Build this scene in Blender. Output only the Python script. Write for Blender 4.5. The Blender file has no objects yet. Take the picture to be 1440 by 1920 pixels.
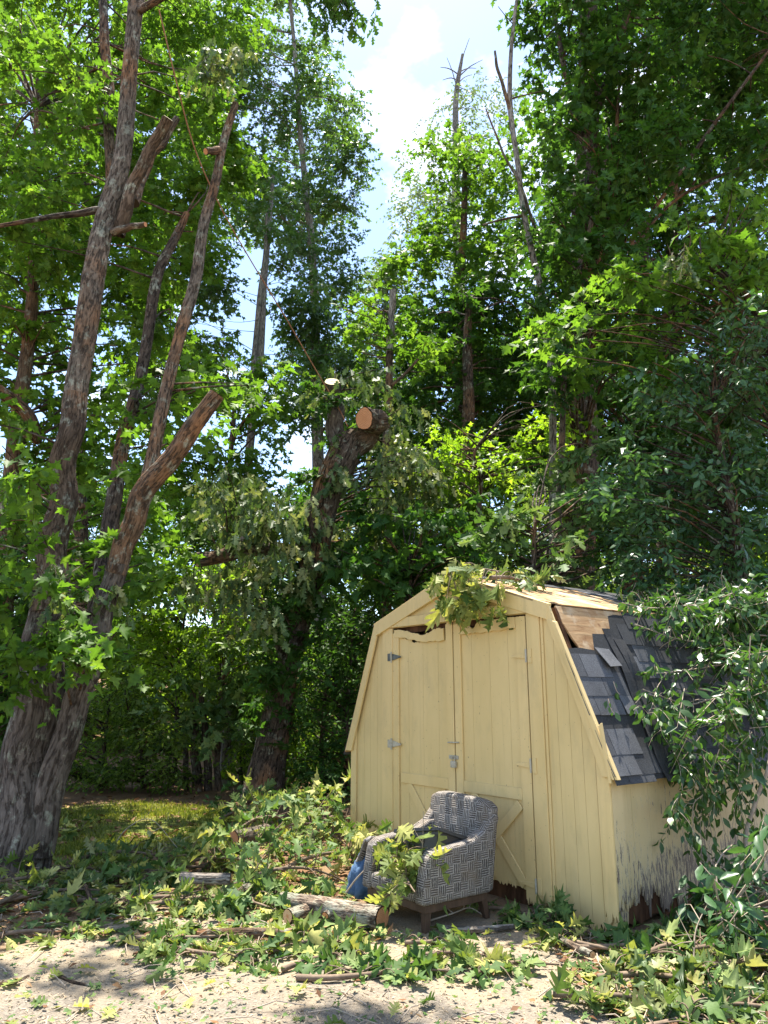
import bpy, bmesh, math, random
import numpy as np
from mathutils import Vector, Matrix

# ------------------------------------------------------------------ camera, sky, sun, exposure
SC = bpy.context.scene
COL = SC.collection
EYE = 1.5
F_PX = 1400.0                       # focal length in photo pixels (1440 x 1920)
PITCH = math.atan(340.0 / F_PX)     # eye level sits at photo row 1300
cam_d = bpy.data.cameras.new('camera')
cam = bpy.data.objects.new('camera', cam_d)
COL.objects.link(cam)
cam.location = (0, 0, EYE)
cam.rotation_euler = (math.pi / 2 + PITCH, 0, 0)
cam_d.sensor_fit = 'VERTICAL'
cam_d.sensor_height = 36.0
cam_d.lens = 36.0 * F_PX / 1920.0
cam_d.clip_start = 0.05
cam_d.clip_end = 2000
SC.camera = cam

SUN_EL = math.radians(72.0)
SUN_AZ = math.radians(-8.0)        # from +Y towards +X
S = Vector((math.sin(SUN_AZ) * math.cos(SUN_EL), math.cos(SUN_AZ) * math.cos(SUN_EL), math.sin(SUN_EL)))
sun_d = bpy.data.lights.new('sun', 'SUN')
sun_d.energy = 5.0
sun_d.angle = math.radians(0.5)
sun_d.color = (1.0, 0.93, 0.82)
sun = bpy.data.objects.new('sun', sun_d)
COL.objects.link(sun)
sun.location = (-5, 10, 30)
sun.rotation_euler = S.to_track_quat('Z', 'Y').to_euler()

W = bpy.data.worlds.new('World')
SC.world = W
W.use_nodes = True
wn, wl = W.node_tree.nodes, W.node_tree.links
wn.clear()
w_out = wn.new('ShaderNodeOutputWorld')
w_bg = wn.new('ShaderNodeBackground')
w_bg.inputs['Strength'].default_value = 0.11
w_sky = wn.new('ShaderNodeTexSky')
w_sky.sky_type = 'NISHITA'
w_sky.sun_disc = False
w_sky.sun_elevation = SUN_EL
w_sky.sun_rotation = SUN_AZ
w_sky.dust_density = 0.6
w_sky.ozone_density = 1.6
w_tc = wn.new('ShaderNodeTexCoord')
w_map = wn.new('ShaderNodeMapping')
w_map.inputs['Location'].default_value = (0.2, 0.1, 0.0)
w_map.inputs['Scale'].default_value = (1.0, 1.0, 1.7)
w_noise = wn.new('ShaderNodeTexNoise')
w_noise.inputs['Scale'].default_value = 2.6
w_noise.inputs['Detail'].default_value = 7.0
w_noise.inputs['Roughness'].default_value = 0.55
w_ramp = wn.new('ShaderNodeValToRGB')
w_ramp.color_ramp.elements[0].position = 0.53
w_ramp.color_ramp.elements[1].position = 0.70
w_mix = wn.new('ShaderNodeMix')
w_mix.data_type = 'RGBA'
w_mix.inputs['B'].default_value = (8.0, 8.1, 8.3, 1)
wl.new(w_tc.outputs['Generated'], w_map.inputs['Vector'])
wl.new(w_map.outputs[0], w_noise.inputs['Vector'])
wl.new(w_noise.outputs[0], w_ramp.inputs[0])
wl.new(w_ramp.outputs[0], w_mix.inputs['Factor'])
wl.new(w_sky.outputs[0], w_mix.inputs['A'])
wl.new(w_mix.outputs['Result'], w_bg.inputs['Color'])
wl.new(w_bg.outputs[0], w_out.inputs[0])

SC.view_settings.view_transform = 'Standard'
SC.view_settings.look = 'None'
SC.view_settings.exposure = 1.75
SC.view_settings.gamma = 1.0
SC.cycles.use_denoising = True
SC.cycles.max_bounces = 8
SC.cycles.diffuse_bounces = 4
SC.cycles.transmission_bounces = 6
SC.cycles.transparent_max_bounces = 4

# ------------------------------------------------------------------ helpers
RNG = np.random.default_rng(7)
DENS = 2.2                          # overall leaf density of the crowns
random.seed(7)
CT, ST = math.cos(PITCH), math.sin(PITCH)


def at(u, v, Y):
    """world point seen at photo pixel (u, v) at world distance Y"""
    a, b = (u - 720) / F_PX, (960 - v) / F_PX
    d = (a, CT - ST * b, ST + CT * b)
    t = Y / d[1]
    return np.array((d[0] * t, Y, EYE + d[2] * t))


def gz(x, y):
    x = np.asarray(x, float); y = np.asarray(y, float)
    z = 0.012 * np.sin(x * 1.3 + y * 0.7) + 0.010 * np.sin(x * 3.1 - y * 2.3) + 0.006 * np.sin(x * 7.3 + 1) * np.sin(y * 6.1)
    far = np.clip(y - 15, 0, None)
    return z + 0.09 * far


def gr(u, v):
    a, b = (u - 720) / F_PX, (960 - v) / F_PX
    d = (a, CT - ST * b, ST + CT * b)
    t = EYE / -d[2]
    x, y = d[0] * t, d[1] * t
    return np.array((x, y, float(gz(x, y))))


def norm(a):
    return a / (np.linalg.norm(a, axis=-1, keepdims=True) + 1e-9)


class MB:
    """collects triangles and quads with per-vertex uv and tint"""
    def __init__(self):
        self.v, self.uv, self.t, self.f3, self.f4, self.n = [], [], [], [], [], 0

    def add(self, v, f3=None, f4=None, uv=None, tint=0.5):
        v = np.asarray(v, float).reshape(-1, 3)
        k = len(v)
        self.v.append(v)
        self.uv.append(np.zeros((k, 2)) if uv is None else np.asarray(uv, float))
        self.t.append(np.full(k, tint) if np.isscalar(tint) else np.asarray(tint, float))
        if f3 is not None and len(f3): self.f3.append(np.asarray(f3, int).reshape(-1, 3) + self.n)
        if f4 is not None and len(f4): self.f4.append(np.asarray(f4, int).reshape(-1, 4) + self.n)
        self.n += k

    def build(self, name, mat, parent=None, smooth=True, origin=None):
        me = bpy.data.meshes.new(name)
        v = np.concatenate(self.v) if self.v else np.zeros((0, 3))
        if origin is not None: v = v - np.asarray(origin)
        f3 = np.concatenate(self.f3) if self.f3 else np.zeros((0, 3), int)
        f4 = np.concatenate(self.f4) if self.f4 else np.zeros((0, 4), int)
        loops = np.concatenate((f3.ravel(), f4.ravel())).astype(np.int32)
        starts = np.concatenate((np.arange(len(f3)) * 3, len(f3) * 3 + np.arange(len(f4)) * 4)).astype(np.int32)
        me.vertices.add(len(v)); me.vertices.foreach_set('co', v.ravel().astype(np.float32))
        me.loops.add(len(loops)); me.loops.foreach_set('vertex_index', loops)
        me.polygons.add(len(starts)); me.polygons.foreach_set('loop_start', starts)
        me.update(calc_edges=True)
        uvl = me.uv_layers.new(name='UVMap')
        uv = np.concatenate(self.uv)
        uvl.data.foreach_set('uv', uv[loops].ravel().astype(np.float32))
        a = me.attributes.new('tint', 'FLOAT', 'POINT')
        a.data.foreach_set('value', np.concatenate(self.t).astype(np.float32))
        me.polygons.foreach_set('use_smooth', np.full(len(starts), smooth, bool))
        for m in (mat if isinstance(mat, (list, tuple)) else [mat]): me.materials.append(m)
        o = bpy.data.objects.new(name, me)
        COL.objects.link(o)
        if parent is not None:
            o.parent = parent
        if origin is not None: o.location = origin
        return o


def tag(o, label=None, cat=None, group=None, kind=None):
    if label: o['label'] = label
    if cat: o['category'] = cat
    if group: o['group'] = group
    if kind: o['kind'] = kind
    return o


def empty(name, loc=(0, 0, 0), rz=0.0):
    o = bpy.data.objects.new(name, None)
    COL.objects.link(o)
    o.empty_display_size = 0.2
    o.location = loc
    o.rotation_euler = (0, 0, rz)
    return o


def smooth_path(pts, n):
    """Catmull-Rom through pts; works on any number of columns"""
    P = np.asarray(pts, float)
    if len(P) == 2:
        t = np.linspace(0, 1, n)[:, None]
        return P[0] * (1 - t) + P[1] * t
    Q = np.vstack((2 * P[0] - P[1], P, 2 * P[-1] - P[-2]))
    seg = len(P) - 1
    tt = np.linspace(0, seg - 1e-6, n)
    i = tt.astype(int); t = (tt - i)[:, None]
    a, b, c, d = Q[i], Q[i + 1], Q[i + 2], Q[i + 3]
    return 0.5 * (2 * b + (c - a) * t + (2 * a - 5 * b + 4 * c - d) * t ** 2 + (3 * b - a - 3 * c + d) * t ** 3)


def tube(mb, pts, rad, sides=8, rough=0.0, rng=RNG, cap=True, tint=0.5, flare=None, ridge=0.0):
    P = np.asarray(pts, float); n = len(P)
    R = np.broadcast_to(np.asarray(rad, float), (n,)).copy()
    T = norm(np.gradient(P, axis=0))
    ref = np.array((0.31, 0.9, 0.2)) if abs(T[0][1]) < 0.9 else np.array((1.0, 0, 0.1))
    U = np.zeros_like(P)
    u = norm(np.cross(np.cross(T[0], ref), T[0]))
    for k in range(n):
        u = norm(u - T[k] * np.dot(u, T[k])); U[k] = u
    V = np.cross(T, U)
    ang = np.linspace(0, 2 * math.pi, sides + 1)
    rr = R[:, None] * np.ones(sides + 1)[None]
    L = np.concatenate(([0], np.cumsum(np.linalg.norm(np.diff(P, axis=0), axis=1))))
    if rough > 0:
        ph = rng.uniform(0, 6.28, 12)
        z = L[:, None]; a = ang[None]
        w = (np.sin(2 * a + ph[0] + z * 1.1) * .5 + np.sin(3 * a + ph[1] - z * 1.9) * .45 + np.sin(5 * a + ph[2] + z * 2.7) * .3
             + np.sin(9 * a + ph[3] + 3.1 * np.sin(z * 2.3)) * .22 + np.sin(z * 5 + ph[4]) * .25 + np.sin(z * 11 + 2 * a + ph[5]) * .2)
        rr = rr * (1 + rough * w)
    if ridge > 0:
        a = ang[None]; z = L[:, None]; acc = 0
        for f, g in ((7, 1.3), (11, 2.1), (17, 3.3), (26, 4.7)):
            f2 = int(f * max(.5, R.mean() / .16)) + 1
            acc = acc + np.abs(np.sin(f2 * a / 1.0 * .5 * 2 / 2 * 2 + rng.uniform(0, 6) + 1.6 * np.sin(z * g + rng.uniform(0, 6)) + 1.1 * np.sin(z * g * 2.7 + 3 * a))) / 4
        brk = .5 + .5 * np.sin(z * 19 + 5 * np.sin(3 * a + z * 2) + 4 * np.sin(7 * a))
        rr = rr + ridge * (acc - .5) + ridge * .35 * brk
    if flare is not None:
        rr = rr * (1 + flare[0] * np.exp(-L / flare[1])[:, None] * (1 + .5 * np.sin(5 * ang + 1)[None]))
    X = P[:, None] + rr[..., None] * (np.cos(ang)[None, :, None] * U[:, None] + np.sin(ang)[None, :, None] * V[:, None])
    uv = np.stack((np.broadcast_to(ang[None] * R.mean(), (n, sides + 1)), np.broadcast_to(L[:, None], (n, sides + 1))), -1)
    i = np.arange(n - 1)[:, None] * (sides + 1) + np.arange(sides)[None]
    q = np.stack((i, i + 1, i + sides + 2, i + sides + 1), -1).reshape(-1, 4)
    mb.add(X.reshape(-1, 3), f4=q, uv=uv.reshape(-1, 2), tint=tint)
    if cap:
        for e in (0, n - 1):
            ring = X[e, :sides]
            c = ring.mean(0)
            k = np.arange(sides)
            f = np.stack((np.full(sides, sides), k, (k + 1) % sides), -1)
            if e == 0: f = f[:, ::-1]
            mb.add(np.vstack((ring, c)), f3=f, uv=np.zeros((sides + 1, 2)), tint=tint)
    return X[-1, :sides]


def disk(mb, ring, push, bulge=0.0):
    """cut face over a ring of points; uv runs -1..1 over the face"""
    c = ring.mean(0); s = len(ring)
    nrm = np.cross(ring[1] - ring[0], ring[s // 2] - ring[0]); nrm = norm(nrm)
    if np.dot(nrm, push) < 0: nrm = -nrm
    ang = np.linspace(0, 2 * math.pi, s, endpoint=False)
    V = [c + nrm * (0.006 + bulge)]; UVs = [(0, 0)]
    for fr in (0.5, 0.93):
        for k in range(s):
            V.append(c + (ring[k] - c) * fr + nrm * (0.006 + bulge * (1 - fr)))
            UVs.append((math.cos(ang[k]) * fr, math.sin(ang[k]) * fr))
    f3 = [(0, 1 + k, 1 + (k + 1) % s) for k in range(s)]
    f4 = [(1 + k, 1 + s + k, 1 + s + (k + 1) % s, 1 + (k + 1) % s) for k in range(s)]
    mb.add(V, f3=f3, f4=f4, uv=UVs)


# ------------------------------------------------------------------ leaf shapes
def fan_leaf(half, centre):
    out = [(0.0, 0.0)] + half + [(1.0, 0.0)] + [(x, -y) for x, y in half[::-1]]
    v = np.array(out + [centre]); n = len(out)
    return v, np.array([(n, k, (k + 1) % n) for k in range(n)])


def strip_leaf(half):
    xs = [(0.0, 0.012)] + half
    V, Fc = [], []
    for sgn in (1, -1):
        b = len(V)
        for x, y in xs: V += [(x, sgn * y), (x, 0.0)]
        for k in range(len(xs) - 1):
            a0, m0, a1, m1 = b + 2 * k, b + 2 * k + 1, b + 2 * k + 2, b + 2 * k + 3
            Fc += [(m0, m1, a1), (m0, a1, a0)]
        V.append((1.0, 0.0))
        Fc.append((b + 2 * (len(xs) - 1) + 1, len(V) - 1, b + 2 * (len(xs) - 1)))
    return np.array(V), np.array(Fc)


LEAF = {
    'maple': fan_leaf([(-.06, .24), (.14, .19), (.22, .33), (.40, .53), (.46, .19), (.62, .27), (.72, .11)], (.3, 0)) + (.40,),
    'maple_small': fan_leaf([(-.04, .26), (.2, .2), (.4, .5), (.52, .17)], (.3, 0)) + (.40,),
    'oak': strip_leaf([(.14, .03), (.20, .17), (.27, .05), (.34, .30), (.42, .34), (.44, .08), (.56, .36), (.66, .33), (.66, .09), (.80, .22), (.84, .07)]) + (.30,),
    'oak_small': strip_leaf([(.16, .04), (.26, .22), (.34, .08), (.50, .34), (.58, .10), (.78, .24)]) + (.30,),
    'blade': (np.array([(0, 0), (.22, .15), (.5, .23), (.8, .13), (1, 0), (.8, -.13), (.5, -.23), (.22, -.15), (.5, 0)]),
              np.array([(8, k, (k + 1) % 8) for k in range(8)]), .33),
    'simple': (np.array([(0, 0), (.45, .27), (1, 0), (.45, -.27)]), np.array([(0, 2, 1), (0, 3, 2)]), .27),
    'long': (np.array([(0, 0), (.3, .1), (.6, .09), (1, 0), (.6, -.09), (.3, -.1)]), np.array([(0, 2, 1), (0, 3, 2), (0, 4, 3), (0, 5, 4)]), .13),
}


def put_leaves(mb, kind, P, D, N, size, rng, curl=0.25, tint=None):
    V, Fc, _ = LEAF[kind]
    k = len(P)
    if k == 0: return
    D = norm(D)
    N = norm(N - D * np.sum(N * D, -1, keepdims=True))
    B = np.cross(N, D)
    size = np.broadcast_to(size, (k,))
    c1 = rng.normal(-.16, curl * .8, k)[:, None]; c2 = rng.normal(.22, curl, k)[:, None]
    x, y = V[:, 0][None], V[:, 1][None]
    z = c1 * x ** 2 + c2 * np.abs(y)
    wv = rng.uniform(.82, 1.15, k)[:, None]
    X = P[:, None] + size[:, None, None] * (x[..., None] * D[:, None] + (y * wv)[..., None] * B[:, None] + z[..., None] * N[:, None])
    f = (np.arange(k)[:, None, None] * len(V) + Fc[None]).reshape(-1, 3)
    t = rng.uniform(0, 1, k) if tint is None else tint
    mb.add(X.reshape(-1, 3), f3=f, tint=np.repeat(t, len(V)))


def poly_area(p):
    x, y = np.array(p).T
    return 0.5 * abs(np.dot(x, np.roll(y, 1)) - np.dot(y, np.roll(x, 1)))


def inside(p, q):
    x, y = q; c = False; j = len(p) - 1
    for i in range(len(p)):
        if (p[i][1] > y) != (p[j][1] > y) and x < (p[j][0] - p[i][0]) * (y - p[i][1]) / (p[j][1] - p[i][1]) + p[i][0]: c = not c
        j = i
    return c


def sample_poly(poly, n, rng):
    a = np.array(poly); lo, hi = a.min(0), a.max(0); out = []
    tries = 0
    while len(out) < n and tries < 60 * n + 500:
        tries += 1
        # best of three, to spread the clumps
        c = [q for q in (rng.uniform(lo, hi) for _ in range(4)) if inside(poly, q)]
        if not c: continue
        if out:
            o = np.array(out[-80:])
            c.sort(key=lambda q: -np.min(np.sum((o - q) ** 2, 1)))
        out.append(c[0])
    return np.array(out)


def crown(mb, twig, kind, size, regions, rng, droop=.25, up=.6, spray=.5, per=9, twig_r=.004, wilt=0.0, curl=.25):
    """leaf sprays in clumps; returns the clump centres. region: (polygon, near Y, far Y, clumps, r min, r max, leaf layers)"""
    area = LEAF[kind][2]
    allc = []
    for poly, y0, y1, nc, r0, r1, lai in regions:
        uv = sample_poly(poly, nc, rng)
        nc = len(uv)
        Y = rng.uniform(y0, y1, nc)
        C = np.array([at(u, v, yy) for (u, v), yy in zip(uv, Y)])
        C[:, 2] = np.maximum(C[:, 2], .25)
        R = rng.uniform(r0, r1, nc)
        allc += [(c, r) for c, r in zip(C, R)]
        wa = poly_area(poly) * ((y0 + y1) / 2 / F_PX) ** 2
        nl = DENS * lai * wa / (area * size ** 2)
        ns = max(6, int(nl / per))
        w = R ** 2; w = w / w.sum()
        ci = rng.choice(nc, ns, p=w)
        q = norm(rng.normal(size=(ns, 3)) * np.array((1, 1, .75)) + np.array((0, 0, .12)))
        rad = (R[ci] * rng.uniform(.25, .95, ns))[:, None] * np.array((1, 1, .7))
        P0 = C[ci] + q * rad
        d = norm(q * np.array((1, 1, .45)) + rng.normal(size=(ns, 3)) * .45 + np.array((0, 0, -droop)))
        Ls = spray * rng.uniform(.6, 1.25, ns)
        P0 = P0 - d * (Ls * .4)[:, None]
        t = (np.arange(per)[None] + rng.uniform(.2, .9, (ns, per))) / per
        side = norm(np.cross(d, np.array((0, 0, 1.0))) + 1e-4)
        sg = np.where(np.arange(per) % 2 == 0, 1.0, -1.0)[None, :, None]
        pos = P0[:, None] + d[:, None] * (t * Ls[:, None])[..., None]
        pos[..., 2] -= droop * .5 * Ls[:, None] * t ** 2
        jit = rng.normal(size=(ns, per, 3))
        D = d[:, None] * .65 + side[:, None] * sg * .8 + jit * .35 + np.array((0, 0, -.25 - wilt * 1.6))
        N = np.array((0, 0, up)) * (1 - .7 * wilt) + rng.normal(size=(ns, per, 3)) * (.5 + .35 * wilt) + q[:, None] * .35
        pos = pos.reshape(-1, 3); keep = pos[:, 2] > .03
        base = rng.uniform(0, 1, (ns, 1)) * .55 + rng.uniform(0, 1, (ns, per)) * .45
        sz = size * rng.uniform(.6, 1.2, ns * per)
        put_leaves(mb, kind, pos[keep], D.reshape(-1, 3)[keep], N.reshape(-1, 3)[keep], sz[keep], rng, curl, base.reshape(-1)[keep])
        if twig is not None and twig_r > 0:
            E = P0 + d * Ls[:, None]; E[:, 2] -= droop * .5 * Ls
            a = norm(np.cross(d, rng.normal(size=(ns, 3)))); b = np.cross(d, a)
            ring = [a, -.5 * a + .87 * b, -.5 * a - .87 * b]
            vs = np.stack([P0 + twig_r * g for g in ring] + [E + twig_r * .3 * g for g in ring], 1)
            f = np.array([(0, 1, 4, 3), (1, 2, 5, 4), (2, 0, 3, 5)])
            ff = (np.arange(ns)[:, None, None] * 6 + f[None]).reshape(-1, 4)
            twig.add(vs.reshape(-1, 3), f4=ff)
    return allc


# ------------------------------------------------------------------ materials
def mat(name):
    m = bpy.data.materials.new(name); m.use_nodes = True
    n, l = m.node_tree.nodes, m.node_tree.links
    n.clear()
    out = n.new('ShaderNodeOutputMaterial')
    return m, n, l, out


def sock(l, val, inp):
    if hasattr(val, 'is_linked') or hasattr(val, 'links'): l.new(val, inp)
    else: inp.default_value = val


def math_node(n, l, op, a, b=0.0, c=None):
    k = n.new('ShaderNodeMath'); k.operation = op
    sock(l, a, k.inputs[0]); sock(l, b, k.inputs[1])
    if c is not None: sock(l, c, k.inputs[2])
    return k.outputs[0]


def noise(n, l, vec, scale, detail=4.0, rough=.55, stretch=None, dist=0.0):
    if stretch is not None:
        mp = n.new('ShaderNodeMapping'); mp.inputs['Scale'].default_value = stretch
        l.new(vec, mp.inputs['Vector']); vec = mp.outputs[0]
    k = n.new('ShaderNodeTexNoise')
    k.inputs['Scale'].default_value = scale; k.inputs['Detail'].default_value = detail
    k.inputs['Roughness'].default_value = rough; k.inputs['Distortion'].default_value = dist
    l.new(vec, k.inputs['Vector'])
    return k.outputs[0]


def ramp(n, l, fac, stops, interp='LINEAR'):
    k = n.new('ShaderNodeValToRGB'); e = k.color_ramp.elements
    k.color_ramp.interpolation = interp
    while len(e) < len(stops): e.new(.5)
    for el, (p, c) in zip(e, stops):
        el.position = p; el.color = (c, c, c, 1) if np.isscalar(c) else tuple(c) + (1,)
    sock(l, fac, k.inputs[0])
    return k.outputs[0]


def mixc(n, l, f, a, b, blend='MIX'):
    k = n.new('ShaderNodeMix'); k.data_type = 'RGBA'; k.blend_type = blend
    sock(l, f, k.inputs['Factor'])
    for v, i in ((a, k.inputs['A']), (b, k.inputs['B'])):
        if isinstance(v, tuple): i.default_value = v + (1,)
        else: l.new(v, i)
    return k.outputs['Result']


def principled(n, l, out, col, rough=.8, spec=.3, bump=None, bstr=.5, bdist=.02):
    p = n.new('ShaderNodeBsdfPrincipled')
    if isinstance(col, tuple): p.inputs['Base Color'].default_value = col + (1,)
    else: l.new(col, p.inputs['Base Color'])
    sock(l, rough, p.inputs['Roughness'])
    p.inputs['Specular IOR Level'].default_value = spec
    if bump is not None:
        b = n.new('ShaderNodeBump'); b.inputs['Strength'].default_value = bstr; b.inputs['Distance'].default_value = bdist
        l.new(bump, b.inputs['Height']); l.new(b.outputs[0], p.inputs['Normal'])
    l.new(p.outputs[0], out.inputs[0])
    return p


def leaf_mat(name, dark, mid, light, trans=.42, rough=.42, spec=.35, tgain=(1.5, 1.55, .6)):
    m, n, l, out = mat(name)
    a = n.new('ShaderNodeAttribute'); a.attribute_name = 'tint'
    col = ramp(n, l, a.outputs['Fac'], [(0, dark), (.55, mid), (1, light)])
    tc = n.new('ShaderNodeTexCoord')
    col = mixc(n, l, 1.0, col, ramp(n, l, noise(n, l, tc.outputs['Object'], 30, 2), [(.3, .78), (.7, 1.15)]), 'MULTIPLY')
    p = n.new('ShaderNodeBsdfPrincipled')
    l.new(col, p.inputs['Base Color']); p.inputs['Roughness'].default_value = rough; p.inputs['Specular IOR Level'].default_value = spec
    t = n.new('ShaderNodeBsdfTranslucent')
    l.new(mixc(n, l, 1.0, col, tgain, 'MULTIPLY'), t.inputs['Color'])
    x = n.new('ShaderNodeMixShader'); x.inputs[0].default_value = trans
    l.new(p.outputs[0], x.inputs[1]); l.new(t.outputs[0], x.inputs[2]); l.new(x.outputs[0], out.inputs[0])
    return m


def bark_mat(name, c0, c1, c2, lichen=.0, red=.0, scale=1.0):
    m, n, l, out = mat(name)
    uv = n.new('ShaderNodeUVMap'); uv.uv_map = 'UVMap'
    tc = n.new('ShaderNodeTexCoord')
    warp = noise(n, l, uv.outputs[0], 5 * scale, 3)
    vadd = n.new('ShaderNodeVectorMath'); vadd.operation = 'MULTIPLY_ADD'
    l.new(n_comb(n, l, warp), vadd.inputs[0]); vadd.inputs[1].default_value = (.012, .05, 0); l.new(uv.outputs[0], vadd.inputs[2])
    ridge = noise(n, l, vadd.outputs[0], 1.0, 5, .66, (42 * scale, 8 * scale, 1), .25)
    r2 = noise(n, l, vadd.outputs[0], 1.0, 3, .6, (60 * scale, 16 * scale, 1), .4)
    rsum = math_node(n, l, 'ADD', ridge, math_node(n, l, 'MULTIPLY', math_node(n, l, 'SUBTRACT', r2, .5), .35))
    mp = n.new('ShaderNodeMapping'); mp.inputs['Scale'].default_value = (24 * scale, 7 * scale, 1)
    l.new(vadd.outputs[0], mp.inputs['Vector'])
    vo = n.new('ShaderNodeTexVoronoi'); vo.inputs['Scale'].default_value = 1.0; l.new(mp.outputs[0], vo.inputs['Vector'])
    plate = ramp(n, l, vo.outputs['Color'], [(.1, .72), (.9, 1.22)])
    rsum = math_node(n, l, 'SUBTRACT', rsum, math_node(n, l, 'MULTIPLY', math_node(n, l, 'SUBTRACT', vo.outputs['Distance'], .45), .16))
    crack = ramp(n, l, rsum, [(.36, 0.0), (.47, .8), (.62, 1.0)])
    fine = noise(n, l, uv.outputs[0], 1.0, 6, .65, (90 * scale, 14 * scale, 1))
    big = noise(n, l, tc.outputs['Object'], 1.3, 3)
    col = mixc(n, l, ramp(n, l, fine, [(.3, 0.0), (.7, 1.0)]), c0, c1)
    if red > 0:
        rm = ramp(n, l, noise(n, l, tc.outputs['Object'], 1.1, 5, .6, (1, 1, .6)), [(.5 - .25 * red, 0.0), (.66 - .2 * red, 1.0)])
        col = mixc(n, l, rm, col, mixc(n, l, fine, (.16, .075, .035), (.36, .19, .09)))
    if lichen > 0:
        lm = ramp(n, l, noise(n, l, tc.outputs['Object'], 7, 5, .7), [(.56 - .1 * lichen, 0.0), (.66 - .1 * lichen, 1.0)])
        lm2 = math_node(n, l, 'MULTIPLY', lm, .8)
        col = mixc(n, l, lm2, col, (.33, .35, .27))
    col = mixc(n, l, crack, c2, col)
    col = mixc(n, l, 1.0, col, plate, 'MULTIPLY')
    col = mixc(n, l, 1.0, col, ramp(n, l, big, [(.3, .72), (.7, 1.2)]), 'MULTIPLY')
    h = math_node(n, l, 'ADD', crack, math_node(n, l, 'MULTIPLY', fine, .5))
    principled(n, l, out, col, .92, .15, h, .9, .018)
    return m


def n_comb(n, l, f):
    c = n.new('ShaderNodeCombineXYZ')
    for i in range(3): l.new(f, c.inputs[i])
    return c.outputs[0]


def wood_end_mat(name, pale, dark, heart):
    m, n, l, out = mat(name)
    uv = n.new('ShaderNodeUVMap'); uv.uv_map = 'UVMap'
    ln = n.new('ShaderNodeVectorMath'); ln.operation = 'LENGTH'; l.new(uv.outputs[0], ln.inputs[0])
    wob = noise(n, l, uv.outputs[0], 2.2, 4)
    r = math_node(n, l, 'ADD', ln.outputs['Value'], math_node(n, l, 'MULTIPLY', wob, .22))
    ring = math_node(n, l, 'SINE', math_node(n, l, 'MULTIPLY', r, 46.0))
    col = mixc(n, l, ramp(n, l, ring, [(0, 0.0), (1, 1.0)]), pale, dark)
    col = mixc(n, l, ramp(n, l, r, [(.2, 1.0), (.55, 0.0)]), col, heart)
    saw = noise(n, l, uv.outputs[0], 1, 3, .6, (3, 40, 1))
    col = mixc(n, l, 1.0, col, ramp(n, l, saw, [(.3, .75), (.7, 1.15)]), 'MULTIPLY')
    principled(n, l, out, col, .85, .2, saw, .4, .006)
    return m


def paint_mat(name, paint, peel, low):
    """old yellow house paint; bare grey wood shows where it has flaked off, mostly low down"""
    m, n, l, out = mat(name)
    tc = n.new('ShaderNodeTexCoord'); oc = tc.outputs['Object']
    sep = n.new('ShaderNodeSeparateXYZ'); l.new(oc, sep.inputs[0])
    a = n.new('ShaderNodeAttribute'); a.attribute_name = 'tint'
    fl0 = noise(n, l, oc, 1.0, 8, .74, (46, 46, 7), .25)
    fl1 = noise(n, l, oc, 1.0, 5, .7, (110, 110, 22), .5)
    fl = math_node(n, l, 'ADD', math_node(n, l, 'MULTIPLY', fl0, .72), math_node(n, l, 'MULTIPLY', fl1, .28))
    patch = noise(n, l, oc, 2.2, 3, .5)
    hgt = ramp(n, l, sep.outputs['Z'], [(0, low), (.3, low * .62), (.62, low * .3), (.95, .0)])
    thr = math_node(n, l, 'SUBTRACT', .80 - peel, hgt)
    thr = math_node(n, l, 'SUBTRACT', thr, math_node(n, l, 'MULTIPLY', math_node(n, l, 'SUBTRACT', patch, .5), .45))
    bare = math_node(n, l, 'GREATER_THAN', fl, thr)
    grain = noise(n, l, oc, 1.0, 5, .6, (120, 120, 4))
    wood = mixc(n, l, ramp(n, l, grain, [(.3, 0.0), (.7, 1.0)]), (.09, .06, .04), (.30, .25, .20))
    soft = noise(n, l, oc, 1.7, 5, .6, (1.5, 1.5, .5))
    pc = mixc(n, l, ramp(n, l, soft, [(.35, 0.0), (.68, 1.0)]), paint, tuple(c * k for c, k in zip(paint, (.88, .87, .80))))
    streak = noise(n, l, oc, 1.0, 4, .6, (18, 18, .8))
    pc = mixc(n, l, ramp(n, l, streak, [(.56, 0.0), (.8, .45)]), pc, tuple(c * k for c, k in zip(paint, (.62, .62, .58))))
    # mildew and dirt: soft grey-green blotches and nail-rust specks
    mil = noise(n, l, oc, 1.0, 6, .68, (5, 5, 2.2))
    pc = mixc(n, l, ramp(n, l, mil, [(.52, 0.0), (.74, .36)]), pc, (.36, .29, .15))
    spk = noise(n, l, oc, 48, 2, .5)
    pc = mixc(n, l, ramp(n, l, spk, [(.71, 0.0), (.75, .7)]), pc, (.15, .10, .05))
    edge = math_node(n, l, 'GREATER_THAN', fl, math_node(n, l, 'SUBTRACT', thr, .022))
    pc = mixc(n, l, math_node(n, l, 'MULTIPLY', edge, .6), pc, (.52, .47, .36))
    col = mixc(n, l, bare, pc, wood)
    h = math_node(n, l, 'SUBTRACT', math_node(n, l, 'MULTIPLY', grain, .25), bare)
    principled(n, l, out, col, .55, .35, h, .35, .004)
    return m


def simple_mat(name, c0, c1, scale=8.0, rough=.8, spec=.3, stretch=None, bstr=.3, bdist=.005):
    m, n, l, out = mat(name)
    tc = n.new('ShaderNodeTexCoord')
    f = noise(n, l, tc.outputs['Object'], scale, 6, .62, stretch)
    principled(n, l, out, mixc(n, l, ramp(n, l, f, [(.3, 0.0), (.7, 1.0)]), c0, c1), rough, spec, f, bstr, bdist)
    return m


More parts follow.
